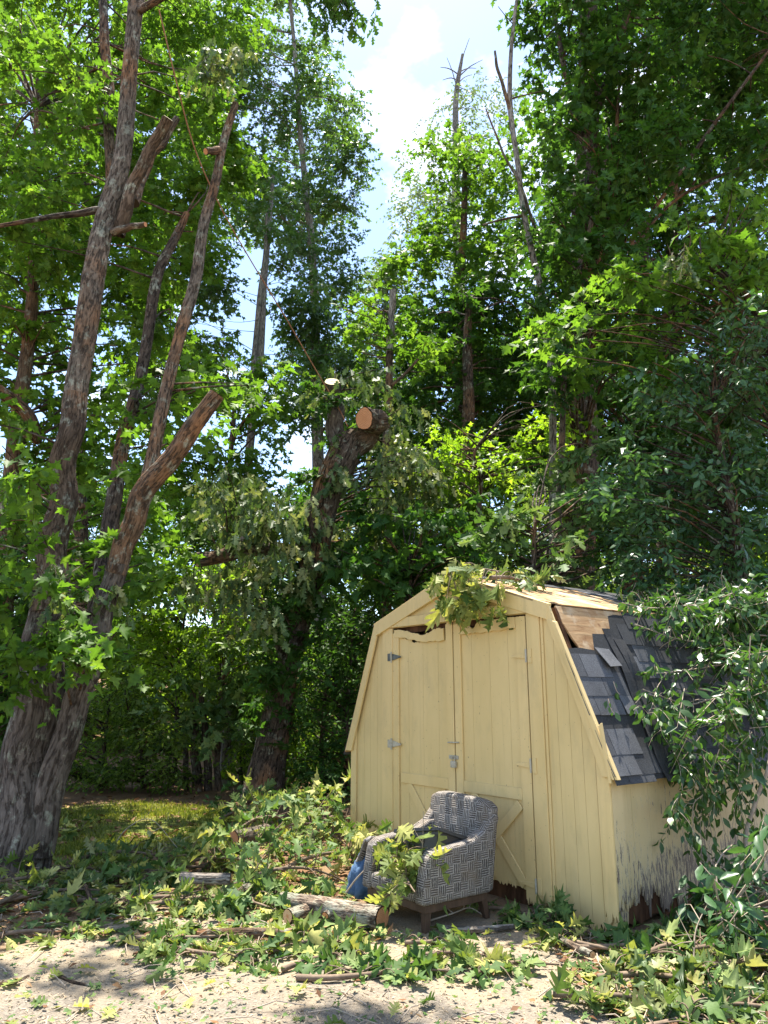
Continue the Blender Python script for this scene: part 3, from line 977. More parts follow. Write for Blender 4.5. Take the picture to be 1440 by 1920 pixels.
def build_roof(rg):
    ply, shm = plywood_mat(), shingle_mat()
    felt = simple_mat('black_roofing_felt', (.018, .019, .021), (.045, .047, .05), 70, .85, .3)
    slopes = []
    ov = .07
    slopes.append(('R', np.array((Wd - BX, BZ)), np.array((Wd + .075, .935))))
    slopes.append(('L', np.array((BX, BZ)), np.array((-.075, .935))))
    slopes.append(('UR', np.array((PX, PZ)), np.array((Wd - BX + .01, BZ))))
    slopes.append(('UL', np.array((PX, PZ)), np.array((BX - .01, BZ))))
    sh_bm = bmesh.new(); fl = bmesh.new()
    tl = sh_bm.verts.layers.float.new('tint')
    deck = bmesh.new()
    bite = [(.05, .0), (.06, .06), (.055, .14), (.075, .2), (.10, .27), (.13, .33), (.13, .40), (.06, .46), (-.045, .5)]
    for nm, p, q in (slopes[0], slopes[2], slopes[1], slopes[3]):
        if nm == 'L':
            bm_obj('shingles', sh_bm, shm, SH)
            sh_bm = bmesh.new(); tl = sh_bm.verts.layers.float.new('tint')
        t = q - p; L = np.linalg.norm(t); t = t / L
        nn = np.array((-t[1], t[0]))
        if nn[1] < 0: nn = -nn
        mp = lambda a, b, d, p=p, t=t, nn=nn: ((p + t * b + nn * d)[0], a, (p + t * b + nn * d)[1])
        a0, a1 = -.045, DEP + .06
        if nm == 'R':
            bm_prism(deck, bite + [(a0, .52), (a0, L), (a1, L), (a1, 0)], .002, .016, mp)
        elif nm == 'UR':
            xs = [a0 + (.9 - a0) * i / 12 for i in range(13)]
            bm_prism(deck, [(a0, 0), (a0, L - .14)] + [(x, L - .13 + .11 * (i / 12) + rg.uniform(-.02, .02)) for i, x in enumerate(xs[1:], 1)] + [(a1, L), (a1, 0)], .002, .016, mp)
        else:
            bm_prism(deck, [(-.03, 0), (-.03, L), (a1, L), (a1, 0)], .002, .016, mp)
        exp = .142
        nrow = int(math.ceil(L / exp))
        for i in range(nrow):
            b0 = i * exp
            b1 = min(b0 + exp + .012, L + .035)
            a = a0 - .015 - (.15 if i % 2 else 0)
            while a < a1:
                wdt = .29 + rg.uniform(-.02, .02)
                aa, ab = max(a, a0 - .015), min(a + wdt - .005, a1 + .01)
                a += wdt
                if ab - aa < .03: continue
                skip = False
                if nm == 'R':
                    mid = (aa + ab) / 2
                    if i <= 2 and mid < .50 and not (i == 2 and mid > 9): skip = True
                    if i <= 1 and mid < .80 - .15 * i: skip = True
                    if i == 6 and mid < .5: skip = True          # missing course: felt shows
                    if .50 < mid < .70 and i >= 1: skip = True
                    if .44 < ab < .74 and aa < .5 and i >= 2: ab = min(ab, .50)
                    if aa < .72 < ab and aa > .5: aa = .72
                if nm == 'UR' and aa < 1.5: skip = True
                if nm in ('L', 'UL'): aa = max(aa, -.03)
                if skip or ab - aa < .02: continue
                lift = .020 if i % 2 else .0185
                up = .0195 + rg.uniform(0, .001)
                if nm == 'R' and rg.random() < .06: lift += .012
                vs = []
                for (x, b, h) in ((aa, b0 - .03 if i else b0, up - .0), (ab, b0 - .03 if i else b0, up), (ab, b1 + rg.uniform(-.003, .003), lift + .006), (aa, b1 + rg.uniform(-.003, .003), lift + .006)):
                    vs.append((x, b, h))
                tv = rg.random()
                top = [sh_bm.verts.new(mp(*v)) for v in vs]
                bot = [sh_bm.verts.new(mp(v[0], v[1], v[2] - (.0008 if k < 2 else .007))) for k, v in enumerate(vs)]
                for v in top + bot: v[tl] = tv
                sh_bm.faces.new(top); sh_bm.faces.new(bot[::-1])
                for k in range(4): sh_bm.faces.new((top[k], bot[k], bot[(k + 1) % 4], top[(k + 1) % 4]))
        if nm == 'R':
            # exposed felt: torn first course, missing course low down
            bm_prism(fl, [(-.055, .36), (.14, .345), (.30, .36), (.36, .22), (.50, .215), (.60, .20), (.66, .05), (.74, .03), (a1, .03), (a1, L + .02), (-.055, L + .02)], .0168, .0178, mp)
            # loose strip of felt running down the slope past the eave, in two curled sheets
            st = bmesh.new()
            for off, w, b0, b1, h in ((.505, .125, .17, 1.36, .030), (.585, .125, .26, 1.37, .037)):
                n = 16; pr = None
                for i in range(n + 1):
                    b = b0 + (b1 - b0) * i / n
                    hh = h + .007 * math.sin(i * .9 + off * 20) + (.02 * (i / n) ** 6)
                    s = .02 * math.sin(i * .35)
                    ring = [st.verts.new(mp(off + s, b, hh)), st.verts.new(mp(off + w * .5 + s, b, hh + .004)), st.verts.new(mp(off + w + s, b, hh + .001)),
                            st.verts.new(mp(off + w + s, b, hh - .003)), st.verts.new(mp(off + w * .5 + s, b, hh)), st.verts.new(mp(off + s, b, hh - .004))]
                    if pr:
                        for k in range(6): st.faces.new((pr[k], pr[(k + 1) % 6], ring[(k + 1) % 6], ring[k]))
                    else: st.faces.new(ring)
                    pr = ring
                st.faces.new(pr[::-1])
            o = bm_obj('felt_strip', st, felt, SH); o['label'] = 'black felt strip hanging past the eave'
            # loose tab sticking out of the torn course
            lt = bmesh.new(); lay = lt.verts.layers.float.new('tint')
            q0 = [(.30, .34, .030), (.47, .35, .030), (.50, .50, .062), (.335, .515, .075)]
            tp = [lt.verts.new(mp(*v)) for v in q0]; bt = [lt.verts.new(mp(v[0], v[1], v[2] - .006)) for v in q0]
            for v in tp + bt: v[lay] = .9
            lt.faces.new(tp); lt.faces.new(bt[::-1])
            for k in range(4): lt.faces.new((tp[k], bt[k], bt[(k + 1) % 4], tp[(k + 1) % 4]))
            o = bm_obj('loose_shingle', lt, shm, SH)
    bm_obj('roof_deck', deck, ply, SH)
    bm_obj('shingles', sh_bm, shm, SH)
    bm_obj('roofing_felt', fl, felt, SH)
    # ridge and break edge laths
    bm = bmesh.new()
    bm_prism(bm, [(PX - .09, PZ - .005), (PX, PZ + .032), (PX + .09, PZ - .005), (PX + .085, PZ - .015), (PX, PZ + .02), (PX - .085, PZ - .015)], -.06, DEP + .06)
    bm_obj('ridge_cap', bm, felt, SH)
    bm = bmesh.new()
    bm_prism(bm, [(Wd - BX - .05, BZ + .03), (Wd - BX + .015, BZ + .012), (Wd - BX + .02, BZ + .02), (Wd - BX - .048, BZ + .042)], .12, DEP)
    o = bm_obj('edge_lath', bm, ply, SH)


build_shed()

# ------------------------------------------------------------------ armchair
def weave_mat():
    m, n, l, out = mat('basket_weave_cover')
    uv = n.new('ShaderNodeUVMap'); uv.uv_map = 'UVMap'
    wob = noise(n, l, uv.outputs[0], 9, 3)
    va = n.new('ShaderNodeVectorMath'); va.operation = 'MULTIPLY_ADD'
    l.new(n_comb(n, l, wob), va.inputs[0]); va.inputs[1].default_value = (.012, .012, 0); l.new(uv.outputs[0], va.inputs[2])
    sep = n.new('ShaderNodeSeparateXYZ'); l.new(va.outputs[0], sep.inputs[0])
    cw = .066
    ix = math_node(n, l, 'FLOOR', math_node(n, l, 'DIVIDE', sep.outputs[0], cw))
    iy = math_node(n, l, 'FLOOR', math_node(n, l, 'DIVIDE', sep.outputs[1], cw * .86))
    par = math_node(n, l, 'FLOORED_MODULO', math_node(n, l, 'ADD', ix, iy), 2.0)
    su = math_node(n, l, 'SINE', math_node(n, l, 'MULTIPLY', sep.outputs[0], 6.2832 * 4.0 / cw))
    sv = math_node(n, l, 'SINE', math_node(n, l, 'MULTIPLY', sep.outputs[1], 6.2832 * 4.0 / (cw * .86)))
    mx = n.new('ShaderNodeMix'); mx.data_type = 'FLOAT'
    l.new(par, mx.inputs[0]); l.new(su, mx.inputs[2]); l.new(sv, mx.inputs[3])
    st = mx.outputs[0]
    fx = math_node(n, l, 'ABSOLUTE', math_node(n, l, 'SUBTRACT', math_node(n, l, 'FRACT', math_node(n, l, 'DIVIDE', sep.outputs[0], cw)), .5))
    fy = math_node(n, l, 'ABSOLUTE', math_node(n, l, 'SUBTRACT', math_node(n, l, 'FRACT', math_node(n, l, 'DIVIDE', sep.outputs[1], cw * .86)), .5))
    edge = ramp(n, l, math_node(n, l, 'MAXIMUM', fx, fy), [(.42, 0.0), (.5, 1.0)])
    cell = n.new('ShaderNodeTexWhiteNoise'); cell.noise_dimensions = '2D'
    cb = n.new('ShaderNodeCombineXYZ'); l.new(ix, cb.inputs[0]); l.new(iy, cb.inputs[1]); l.new(cb.outputs[0], cell.inputs[0])
    fz = noise(n, l, uv.outputs[0], 60, 4, .7)
    dark = mixc(n, l, cell.outputs[0], (.045, .04, .038), (.13, .115, .105))
    lite = mixc(n, l, fz, (.23, .21, .19), (.45, .42, .38))
    thr = ramp(n, l, math_node(n, l, 'ADD', st, math_node(n, l, 'MULTIPLY', math_node(n, l, 'SUBTRACT', fz, .5), 2.2)), [(.40, 0.0), (.72, 1.0)])
    col = mixc(n, l, thr, dark, lite)
    col = mixc(n, l, math_node(n, l, 'MULTIPLY', edge, .3), col, (.40, .375, .34))
    stain = noise(n, l, uv.outputs[0], 5, 4)
    col = mixc(n, l, ramp(n, l, stain, [(.47, 0.0), (.72, .6)]), col, (.16, .12, .08))
    principled(n, l, out, col, .95, .1, st, .35, .004)
    return m


CH = empty('armchair', (.045, 5.50, 0), SH_RZ)
tag(CH, 'broken grey basket-weave armchair with a missing cushion in front of the shed doors', 'armchair')
CHM = Matrix.Translation((.045, 5.50, 0)) @ Matrix.Rotation(SH_RZ, 4, 'Z')


def chp(x, y, z):
    return np.array(CHM @ Vector((x, y, z)))


def build_chair():
    wv = weave_mat()
    wood = simple_mat('stained_chair_wood', (.04, .022, .014), (.11, .065, .04), 18, .6, .35, (1, 1, .2))
    deckm = simple_mat('black_seat_lining', (.012, .012, .013), (.04, .038, .036), 25, .9, .2)
    side = lambda a, b, d: (d, a, b)
    hw = .345
    prof = [(.0, .17), (.61, .17), (.64, .40), (.67, .58), (.56, .57), (.46, .525), (.36, .51), (.2, .50), (.10, .485), (.05, .455), (.035, .40), (.015, .3)]
    for s in (-1, 1):
        bm = bmesh.new()
        x0, x1 = (hw - .105, hw) if s > 0 else (-hw, -hw + .105)
        bm_prism(bm, prof, x0, x1, side)
        bm_obj('armrest', bm, wv, CH, 0.022, 3, True, True)
    # back: leaning slab with a crowned top
    bm = bmesh.new()
    n = 10
    def back(y, lean, x):
        return y + lean
    xs = [-hw + .02 + (2 * hw - .04) * i / n for i in range(n + 1)]
    topz = lambda x: .765 - .014 * (x / hw) - .06 * abs(x / hw) ** 6
    bm_prism(bm, [(x, .17) for x in xs] + [(x, topz(x)) for x in xs[::-1]], .555, .655)
    for v in bm.verts: v.co.y += .16 * max(0, v.co.z - .2)
    bm_obj('backrest', bm, wv, CH, .024, 3, True, True)
    # wings joining arm to back
    for s in (-1, 1):
        bm = bmesh.new()
        x0, x1 = (hw - .085, hw - .004) if s > 0 else (-hw + .004, -hw + .085)
        bm_prism(bm, [(.48, .49), (.65, .49), (.725, .64), (.70, .68), (.635, .645), (.555, .565)], x0, x1, side)
        bm_obj('wing', bm, wv, CH, .028, 3, True, True)
    bm = bmesh.new()
    bm_prism(bm, [(-hw + .1, .17), (hw - .1, .17), (hw - .1, .285), (-hw + .1, .285)], .0, .1)
    bm_obj('front_rail', bm, wv, CH, .035, 4, True, True)
    bm = bmesh.new()
    bm_prism(bm, [(-hw + .1, .19), (hw - .1, .19), (hw - .1, .235), (-hw + .1, .235)], .09, .62)
    bm_obj('seat', bm, deckm, CH, .01, 1)
    bm = bmesh.new()
    bm_prism(bm, [(-hw + .03, .12), (hw - .03, .12), (hw - .03, .168), (-hw + .03, .168)], .035, .06)
    bm_prism(bm, [(-hw + .03, .12), (hw - .03, .12), (hw - .03, .168), (-hw + .03, .168)], .575, .60)
    for x in (-hw + .03, hw - .055):
        bm_prism(bm, [(.0605, .12), (.5745, .12), (.5745, .168), (.0605, .168)], x, x + .025, side)
    bm_obj('seat_frame', bm, wood, CH, .003)
    for x in (-hw + .065, hw - .065):
        for y, lean in ((.075, -.01), (.565, .05)):
            bm = bmesh.new()
            v = []
            for z, r, o in ((.0, .019, lean), (.168, .03, 0)):
                v.append([bm.verts.new((x + sx * r, y + o + sy * r, z)) for sx, sy in ((-1, -1), (1, -1), (1, 1), (-1, 1))])
            bm.faces.new(v[0][::-1]); bm.faces.new(v[1])
            for k in range(4): bm.faces.new((v[0][k], v[0][(k + 1) % 4], v[1][(k + 1) % 4], v[1][k]))
            bm_obj('leg', bm, wood, CH, .004, 2)
    # torn cover flap hanging off the left arm
    fl = MB()
    nu, nv = 14, 9; V, UV = [], []
    for i in range(nu):
        for j in range(nv):
            a, b = i / (nu - 1), j / (nv - 1)
            x = -hw - .01 - .27 * a ** 1.1 - .02 * math.sin(b * 6)
            y = .05 + .40 * b + .05 * a
            z = .47 - .30 * a ** 1.25 - .06 * b * a + .018 * math.sin(b * 9 + a * 5) + .015 * math.sin(a * 11)
            V.append((x, y, z)); UV.append((a * .4, b * .4))
    nn = len(V)
    V2 = [(x + .010, y, z - .018) for x, y, z in V]
    f = [(i * nv + j, i * nv + j + 1, (i + 1) * nv + j + 1, (i + 1) * nv + j) for i in range(nu - 1) for j in range(nv - 1)]
    f2 = [tuple(nn + k for k in q[::-1]) for q in f]
    rim = [i * nv for i in range(nu)] + [(nu - 1) * nv + j for j in range(1, nv)] + [i * nv + nv - 1 for i in range(nu - 2, -1, -1)] + [j for j in range(nv - 2, 0, -1)]
    f3 = [(rim[k], rim[(k + 1) % len(rim)], nn + rim[(k + 1) % len(rim)], nn + rim[k]) for k in range(len(rim))]
    fl.add(V + V2, f4=f + f2 + f3, uv=UV + UV)
    o = fl.build('torn_cover', wv, CH); o['label'] = 'torn cover flap drooping from the left arm'


build_chair()


def crumple(name, c, r, m, seed, label, cat, amp=.25, freq=5.0):
    rr = np.random.default_rng(seed)
    nu, nv = 40, 24
    mb = MB(); V = []
    ph = rr.uniform(0, 6.28, 9)
    for j in range(nv + 1):
        for i in range(nu):
            a, b = 2 * math.pi * i / nu, math.pi * j / nv
            d = np.array((math.sin(b) * math.cos(a), math.sin(b) * math.sin(a), math.cos(b)))
            w = abs(math.sin(freq * d[0] + 2 * d[2] + ph[0])) + abs(math.sin(freq * 1.3 * d[1] - 3 * d[2] + ph[1])) * .8 + abs(math.sin(freq * 2.1 * (d[2] + d[0] * .5) + ph[2])) * .5
            p = d * (1 + amp * (w - 1.1)) * np.array(r)
            p[2] = max(p[2], -r[2] * .55 + .01 * w)
            V.append(p)
    f = [(j * nu + i, j * nu + (i + 1) % nu, (j + 1) * nu + (i + 1) % nu, (j + 1) * nu + i) for j in range(nv) for i in range(nu)]
    mb.add(V, f4=f)
    o = mb.build(name, m)
    o.location = c
    tag(o, label, cat)
    return o


blue = simple_mat('faded_blue_cloth', (.035, .075, .15), (.10, .17, .28), 14, .9, .2, None, .6, .01)
crumple('blue_cloth', tuple(chp(-.50, .20, .16)), (.13, .16, .19), blue, 4, 'crumpled faded blue cloth heaped under the torn flap of the armchair', 'cloth', .22).rotation_euler = (0, .35, SH_RZ)


def black_bin():
    o = empty('plastic_bin', tuple(chp(.06, .33, .285)), SH_RZ)
    o.rotation_euler = (math.radians(-20), math.radians(-9), SH_RZ)
    tag(o, 'black plastic bin lying tipped in the seat of the armchair', 'bin')
    bl = simple_mat('black_plastic', (.012, .012, .013), (.022, .022, .024), 12, .35, .5, None, .05, .002)
    bm = bmesh.new()
    w, d, h = .235, .20, .24
    lo = [(-w + .03, -d + .03), (w - .03, -d + .03), (w - .03, d - .03), (-w + .03, d - .03)]
    hi = [(-w, -d), (w, -d), (w, d), (-w, d)]
    vo = [bm.verts.new((x, y, 0)) for x, y in lo]; vh = [bm.verts.new((x, y, h)) for x, y in hi]
    ii = [bm.verts.new((x * .95, y * .95, .008)) for x, y in lo]; ih = [bm.verts.new((x * .965, y * .965, h)) for x, y in hi]
    bm.faces.new(vo[::-1]); bm.faces.new(ii)
    for k in range(4):
        j = (k + 1) % 4
        bm.faces.new((vo[k], vo[j], vh[j], vh[k])); bm.faces.new((ii[j], ii[k], ih[k], ih[j])); bm.faces.new((vh[k], vh[j], ih[j], ih[k]))
    bm_obj('body', bm, bl, o, .004, 2)
    bm = bmesh.new()
    for (x0, x1, y0, y1) in ((-w - .014, w + .014, -d - .014, -d - .001), (-w - .014, w + .014, d + .001, d + .014), (-w - .014, -w - .001, -d - .0005, d + .0005), (w + .001, w + .014, -d - .0005, d + .0005)):
        bm_prism(bm, [(x0, y0), (x1, y0), (x1, y1), (x0, y1)], h - .022, h + .004, lambda a, b, d_: (a, b, d_))
    bm_obj('rim', bm, bl, o, .003, 1)


black_bin()


# ------------------------------------------------------------------ logs and sticks on the ground
def log(name, label, p, q, r0, r1, m='log', end0='cut', end1='cut', knots=(), cat='log', rough=.05, bend=.03, seed=1, group=None, lift=None):
    p, q = np.array(p, float), np.array(q, float)
    rr = np.random.default_rng(seed)
    mid = (p + q) / 2 + norm(np.cross(q - p, (0, 0, 1))) * bend
    P = smooth_path([p, mid, q], 26)
    root = empty(name, tuple(p))
    tag(root, label, cat, group)
    mb = MB(); R = np.linspace(r0, r1, 26)
    tube(mb, P, R, 20, rough, rr, cap=False)
    V = mb.v[-1].reshape(26, 21, 3)
    for t, ang, ln, kr in knots:
        k = int(t * 25); c = P[k]; d = norm(V[k, int(ang * 20)] - c)
        kk = MB(); ring = tube(kk, [c, c + d * (R[k] + ln)], [kr * 1.3, kr], 12, .04, rr, cap=False)
        kk.build('knot', M[m], root, origin=None).location = tuple(-p)
        e = MB(); disk(e, ring, d); e.build('cut_face', M['cut_red'], root).location = tuple(-p)
    o = mb.build('bark', M[m], root); o.location = tuple(-p)
    for e, ring, push in ((end0, V[0, :20], p - q), (end1, V[-1, :20], q - p)):
        d = MB(); disk(d, ring, push)
        d.build('cut_face', M[e], root).location = tuple(-p)
    return root


def gat(u, v, r):
    """centre of something of radius r lying on the ground, seen at (u, v)"""
    a, b = (u - 720) / F_PX, (960 - v) / F_PX
    d = np.array((a, CT - ST * b, ST + CT * b)); t = (EYE - r) / -d[2]
    return np.array((0, 0, EYE)) + d * t


log('cut_log', 'thick lichen-grey log with an orange cut end beside the armchair', gat(716, 1722, .072), gat(528, 1690, .065), .076, .062, end0='cut_red', knots=((.50, .5, .02, .024),), seed=2, bend=.02)
log('cut_log', 'thin bark-stripped log among leaves at the edge of the sawdust', gat(575, 1752, .032), gat(350, 1752, .03), .034, .028, 'bark_red', seed=3)
log('cut_log', 'short broken branch wood lying on the green leaf pile', gat(340, 1660, .09) + (0, 0, .06), gat(432, 1664, .09) + (0, 0, .06), .035, .04, 'bark_pale', seed=4)
log('cut_log', 'stubby log end with a bright orange cut near the lawn edge', gat(438, 1574, .07), gat(500, 1560, .07), .085, .08, 'bark', 'cut_red', seed=5)
log('cut_log', 'small round offcut facing forward in the leaf pile', gat(452, 1682, .035) + (0, 0, .05), gat(462, 1672, .035) + (0, 0, .05), .03, .03, 'log', 'cut_pale', seed=6)
log('cut_log', 'brown log end half hidden under leaves left of the shed', gat(540, 1718, .05), gat(600, 1690, .05), .045, .04, 'log', seed=31)
log('stick', 'long pale peeled stick lying on the sawdust by the shed doors', gat(830, 1742, .022), gat(962, 1738, .02), .022, .018, 'bark_pale', cat='stick', seed=7)
log('stick', 'grey lichened branch lying along the foot of the shed', gat(1015, 1735, .022), gat(1110, 1790, .022), .024, .02, 'log', cat='stick', seed=8)
log('stick', 'dark bare stick on the bare ground in the left corner', gat(108, 1830, .012), gat(188, 1850, .01), .014, .008, 'bark_dark', cat='stick', seed=9)
log('stick', 'curved orange-brown bark strip on the dirt by the left edge', gat(-10, 1848, .012), gat(52, 1832, .01), .014, .01, 'bark_red', cat='stick', seed=10)
log('stick', 'stub of dark branch standing out of the mulch on the left', gat(160, 1712, .01), gat(158, 1690, .01) + (0, 0, .10), .02, .014, 'bark_dark', cat='stick', seed=11)
log('stick', 'grey fallen limb lying in the shade left of the shed', gat(540, 1552, .03), gat(640, 1540, .03), .03, .02, 'bark_pale', cat='stick', seed=12, bend=.08)


# ------------------------------------------------------------------ trees and shrubs
def wpts(pts):
    """(u, v, distance, width in photo pixels) -> world points and radii"""
    P = np.array([at(u, v, Y) for u, v, Y, w in pts])
    R = np.array([w * .5 * Y / F_PX for u, v, Y, w in pts])
    return P, R


def tpart(mb, name, m, root, label=None):
    o = mb.build(name, m, root, origin=np.array(root.location))
    o.location = (0, 0, 0)
    if label: o['label'] = label
    return o


def stem(root, name, pts, m, rng, rough=.06, cut=None, sides=14, ground=False, flare=None, label=None, per=7, ridge=0.0):
    if ridge: sides, per = 72, 45
    P, R = wpts(pts)
    if ground:
        P = np.vstack((np.array((P[0][0], P[0][1], float(gz(P[0][0], P[0][1])) - .15)), P[1:] if P[0][2] < .35 else P))
        if len(R) < len(P): R = np.concatenate(([R[0] * 1.08], R))
    n = max(12, per * len(P))
    Q = smooth_path(np.column_stack((P, R)), n)
    # natural wobble
    k = np.linspace(0, 1, n)[:, None]
    amp = R.mean() * .22
    Q[:, :3] += amp * np.sin(k * np.array((17, 13, 0)) + rng.uniform(0, 6, 3)) * np.sin(k * math.pi)
    mb = MB()
    ring = tube(mb, Q[:, :3], np.maximum(Q[:, 3], .003), sides, rough, rng, cap=cut is None, flare=flare, ridge=ridge)
    o = tpart(mb, name, M[m], root, label)
    if cut:
        d = MB(); disk(d, ring, Q[-1, :3] - Q[-3, :3], .0)
        c = tpart(d, 'cut_face', M[cut], root)
        c.parent = o
    return Q


def limbs(mb, skel, clumps, rng, r=.03, sides=5, every=1):
    """curved limbs from the nearest lower stem point out to each clump"""
    for c, rad in clumps[::every]:
        d = np.linalg.norm(skel[:, :3] - c, axis=1) + 1.6 * np.maximum(0, skel[:, 2] - c[2] + .3 * np.linalg.norm(skel[:, :2] - c[:2], axis=1))
        i = int(np.argmin(d)); p = skel[i, :3]
        L = np.linalg.norm(c - p)
        if L < .15: continue
        mid = p * .5 + c * .5 + rng.normal(0, .07 * L, 3) + np.array((0, 0, .08 * L))
        n = max(5, min(14, int(L / .25)))
        Q = smooth_path([p, mid, c + (c - p) / L * rad * .4], n)
        rr = min(r * (0.5 + .35 * L ** .5), max(.012, skel[i, 3] * .6))
        tube(mb, Q, np.linspace(rr, max(.004, rr * .22), n), sides, .0, rng, cap=False)


def tree(name, label, cat, bark, stems, kind, lm, size, regions, seed, base=None, group=None, **kw):
    rng = np.random.default_rng(seed)
    lr = kw.pop('limb_r', .03); tw = kw.pop('twig', .004); every = kw.pop('every', 1)
    if base is None:
        u, v, Y, w = stems[0][0] if not isinstance(stems[0], dict) else stems[0]['pts'][0]
        b = at(u, v, Y); base = (b[0], b[1], float(gz(b[0], b[1])))
    root = empty(name, tuple(base)); tag(root, label, cat, group)
    sk = []
    for k, s in enumerate(stems):
        if isinstance(s, dict):
            s = dict(s); pts = s.pop('pts'); nm = s.pop('name', 'stem'); bk = s.pop('bark', bark)
            sk.append(stem(root, nm, pts, bk, rng, **s))
        else:
            sk.append(stem(root, 'trunk' if k == 0 else 'stem', s, bark, rng, ground=(k == 0), flare=(.35, .35) if k == 0 else None))
    skel = np.vstack(sk)
    lv, br = MB(), MB()
    cl = crown(lv, br if tw else None, kind, size, regions, rng, twig_r=tw, **kw)
    if lr > 0: limbs(br, skel, cl, rng, lr, every=every)
    if br.n: tpart(br, 'branches', M['bark_dark' if bark != 'bark_pale' else 'bark_pale'], root)
    tpart(lv, 'crown', M[lm], root)
    return root, skel


# --- the many-stemmed maple on the left
ml_base = gr(42, 1655)
tree('maple_tree', 'many-stemmed maple with sawn-off limbs at the left edge', 'tree', 'bark', [
    dict(ridge=.014, name='trunk', bark='bark_low', ground=True, sides=28, flare=(.14, .4), rough=.045, pts=[(22, 1680, 6.9, 104), (44, 1540, 6.9, 94), (62, 1400, 6.9, 88), (76, 1290, 6.92, 82), (90, 1160, 6.95, 68), (97, 1080, 6.97, 58)]),
    dict(ridge=.014, name='stem', bark='bark_red', sides=24, rough=.045, pts=[(91, 1150, 6.95, 66), (101, 1040, 6.97, 54), (114, 930, 7.0, 50), (130, 830, 7.0, 46), (142, 740, 7.03, 44)]),
    dict(ridge=.014, name='stem', sides=22, rough=.045, label='tall grey upper stem', pts=[(138, 775, 7.02, 44), (148, 690, 7.05, 43), (172, 560, 7.1, 43), (200, 400, 7.2, 39), (228, 280, 7.3, 34), (248, 120, 7.4, 31), (258, -40, 7.5, 32), (268, -200, 7.6, 28)]),
    dict(ridge=.014, name='stem', bark='bark_low', sides=20, pts=[(70, 1600, 6.86, 54), (102, 1450, 6.8, 44), (140, 1340, 6.75, 44), (172, 1230, 6.7, 40), (200, 1130, 6.65, 37), (222, 1055, 6.6, 36)]),
    dict(ridge=.014, name='stem', bark='bark_red', sides=20, cut='cut', label='leaning stem sawn off short', pts=[(216, 1075, 6.61, 36), (232, 1020, 6.6, 37), (252, 968, 6.6, 39), (285, 900, 6.55, 39), (345, 825, 6.5, 36), (407, 740, 6.45, 29)]),
    dict(ridge=.009, sides=16, pts=[(252, 985, 6.9, 28), (275, 900, 7.05, 27), (292, 830, 7.1, 25), (315, 720, 7.2, 23), (340, 610, 7.3, 22), (368, 520, 7.4, 22), (384, 420, 7.45, 20), (402, 345, 7.5, 19), (418, 270, 7.55, 16), (442, 195, 7.6, 14)]),
    dict(ridge=.009, bark='bark_dark', sides=16, pts=[(170, 1240, 7.1, 44), (190, 1100, 7.6, 36), (212, 940, 8.0, 30), (235, 820, 8.3, 26), (262, 700, 8.6, 22), (292, 530, 8.9, 20), (325, 455, 9.1, 17), (350, 400, 9.2, 12)]),
    dict(ridge=.009, bark='bark_red', sides=16, cut='cut_pale', label='dark stem with a pale sawn top', pts=[(222, 440, 7.25, 28), (236, 395, 7.2, 26), (254, 335, 7.15, 24), (285, 278, 7.1, 22), (315, 222, 6.95, 22)]),
    dict(sides=14, pts=[(250, 380, 7.6, 26), (275, 310, 7.8, 20), (300, 270, 7.85, 20), (332, 222, 7.9, 14)]),
    dict(bark='bark_dark', sides=14, pts=[(208, 420, 8.3, 20), (206, 260, 8.5, 22), (200, 120, 8.7, 22), (188, -60, 8.9, 18)]),
    dict(name='stub', bark='bark_red', sides=10, cut='cut_red', pts=[(212, 436, 7.15, 18), (240, 428, 7.05, 15), (272, 421, 6.95, 11)]),
    dict(name='stub', bark='bark_red', sides=10, cut='cut_red', pts=[(415, 282, 7.55, 17), (402, 284, 7.45, 16), (386, 284, 7.35, 14)]),
    dict(name='branch', bark='bark_dark', sides=9, pts=[(196, 392, 7.2, 17), (150, 400, 7.1, 15), (70, 412, 6.9, 11), (-40, 430, 6.7, 8)]),
    dict(name='branch', bark='bark_dark', sides=8, pts=[(262, 20, 7.4, 18), (296, 0, 7.2, 16), (400, -60, 6.9, 13), (560, -70, 6.8, 9), (680, -40, 6.8, 5)]),
], 'maple', 'maple', .128, [
    ([(-60, -60), (240, -60), (225, 60), (215, 260), (170, 470), (90, 520), (-60, 540)], 8.0, 11.6, 54, .25, .6, 2.2),
    ([(255, 60), (330, 90), (430, 130), (470, 200), (450, 330), (420, 440), (400, 560), (330, 640), (300, 700), (260, 600), (240, 400)], 9.6, 11.8, 36, .25, .5, 2.2),
    ([(250, -60), (520, -60), (480, 60), (400, 120), (290, 60)], 11, 13.5, 22, .3, .65, 2.4),
    ([(230, 720), (330, 700), (440, 660), (510, 740), (440, 800), (400, 900), (300, 960), (240, 900)], 7.0, 9.0, 22, .2, .4, 1.5),
    ([(-20, 1080), (110, 1060), (200, 1130), (250, 1190), (240, 1260), (130, 1320), (20, 1300), (-40, 1200)], 5.8, 6.5, 15, .14, .26, 1.5),
    ([(-40, 760), (70, 760), (90, 900), (80, 1080), (-40, 1060)], 6.0, 7.6, 14, .2, .35, 1.5),
    ([(180, 1000), (290, 1000), (300, 1180), (230, 1200)], 6.9, 7.6, 8, .15, .3, 1.5),
], 21, base=tuple(ml_base), limb_r=.016, twig=.003, spray=.42, per=7, every=2)
ml = bpy.data.objects['maple_tree']
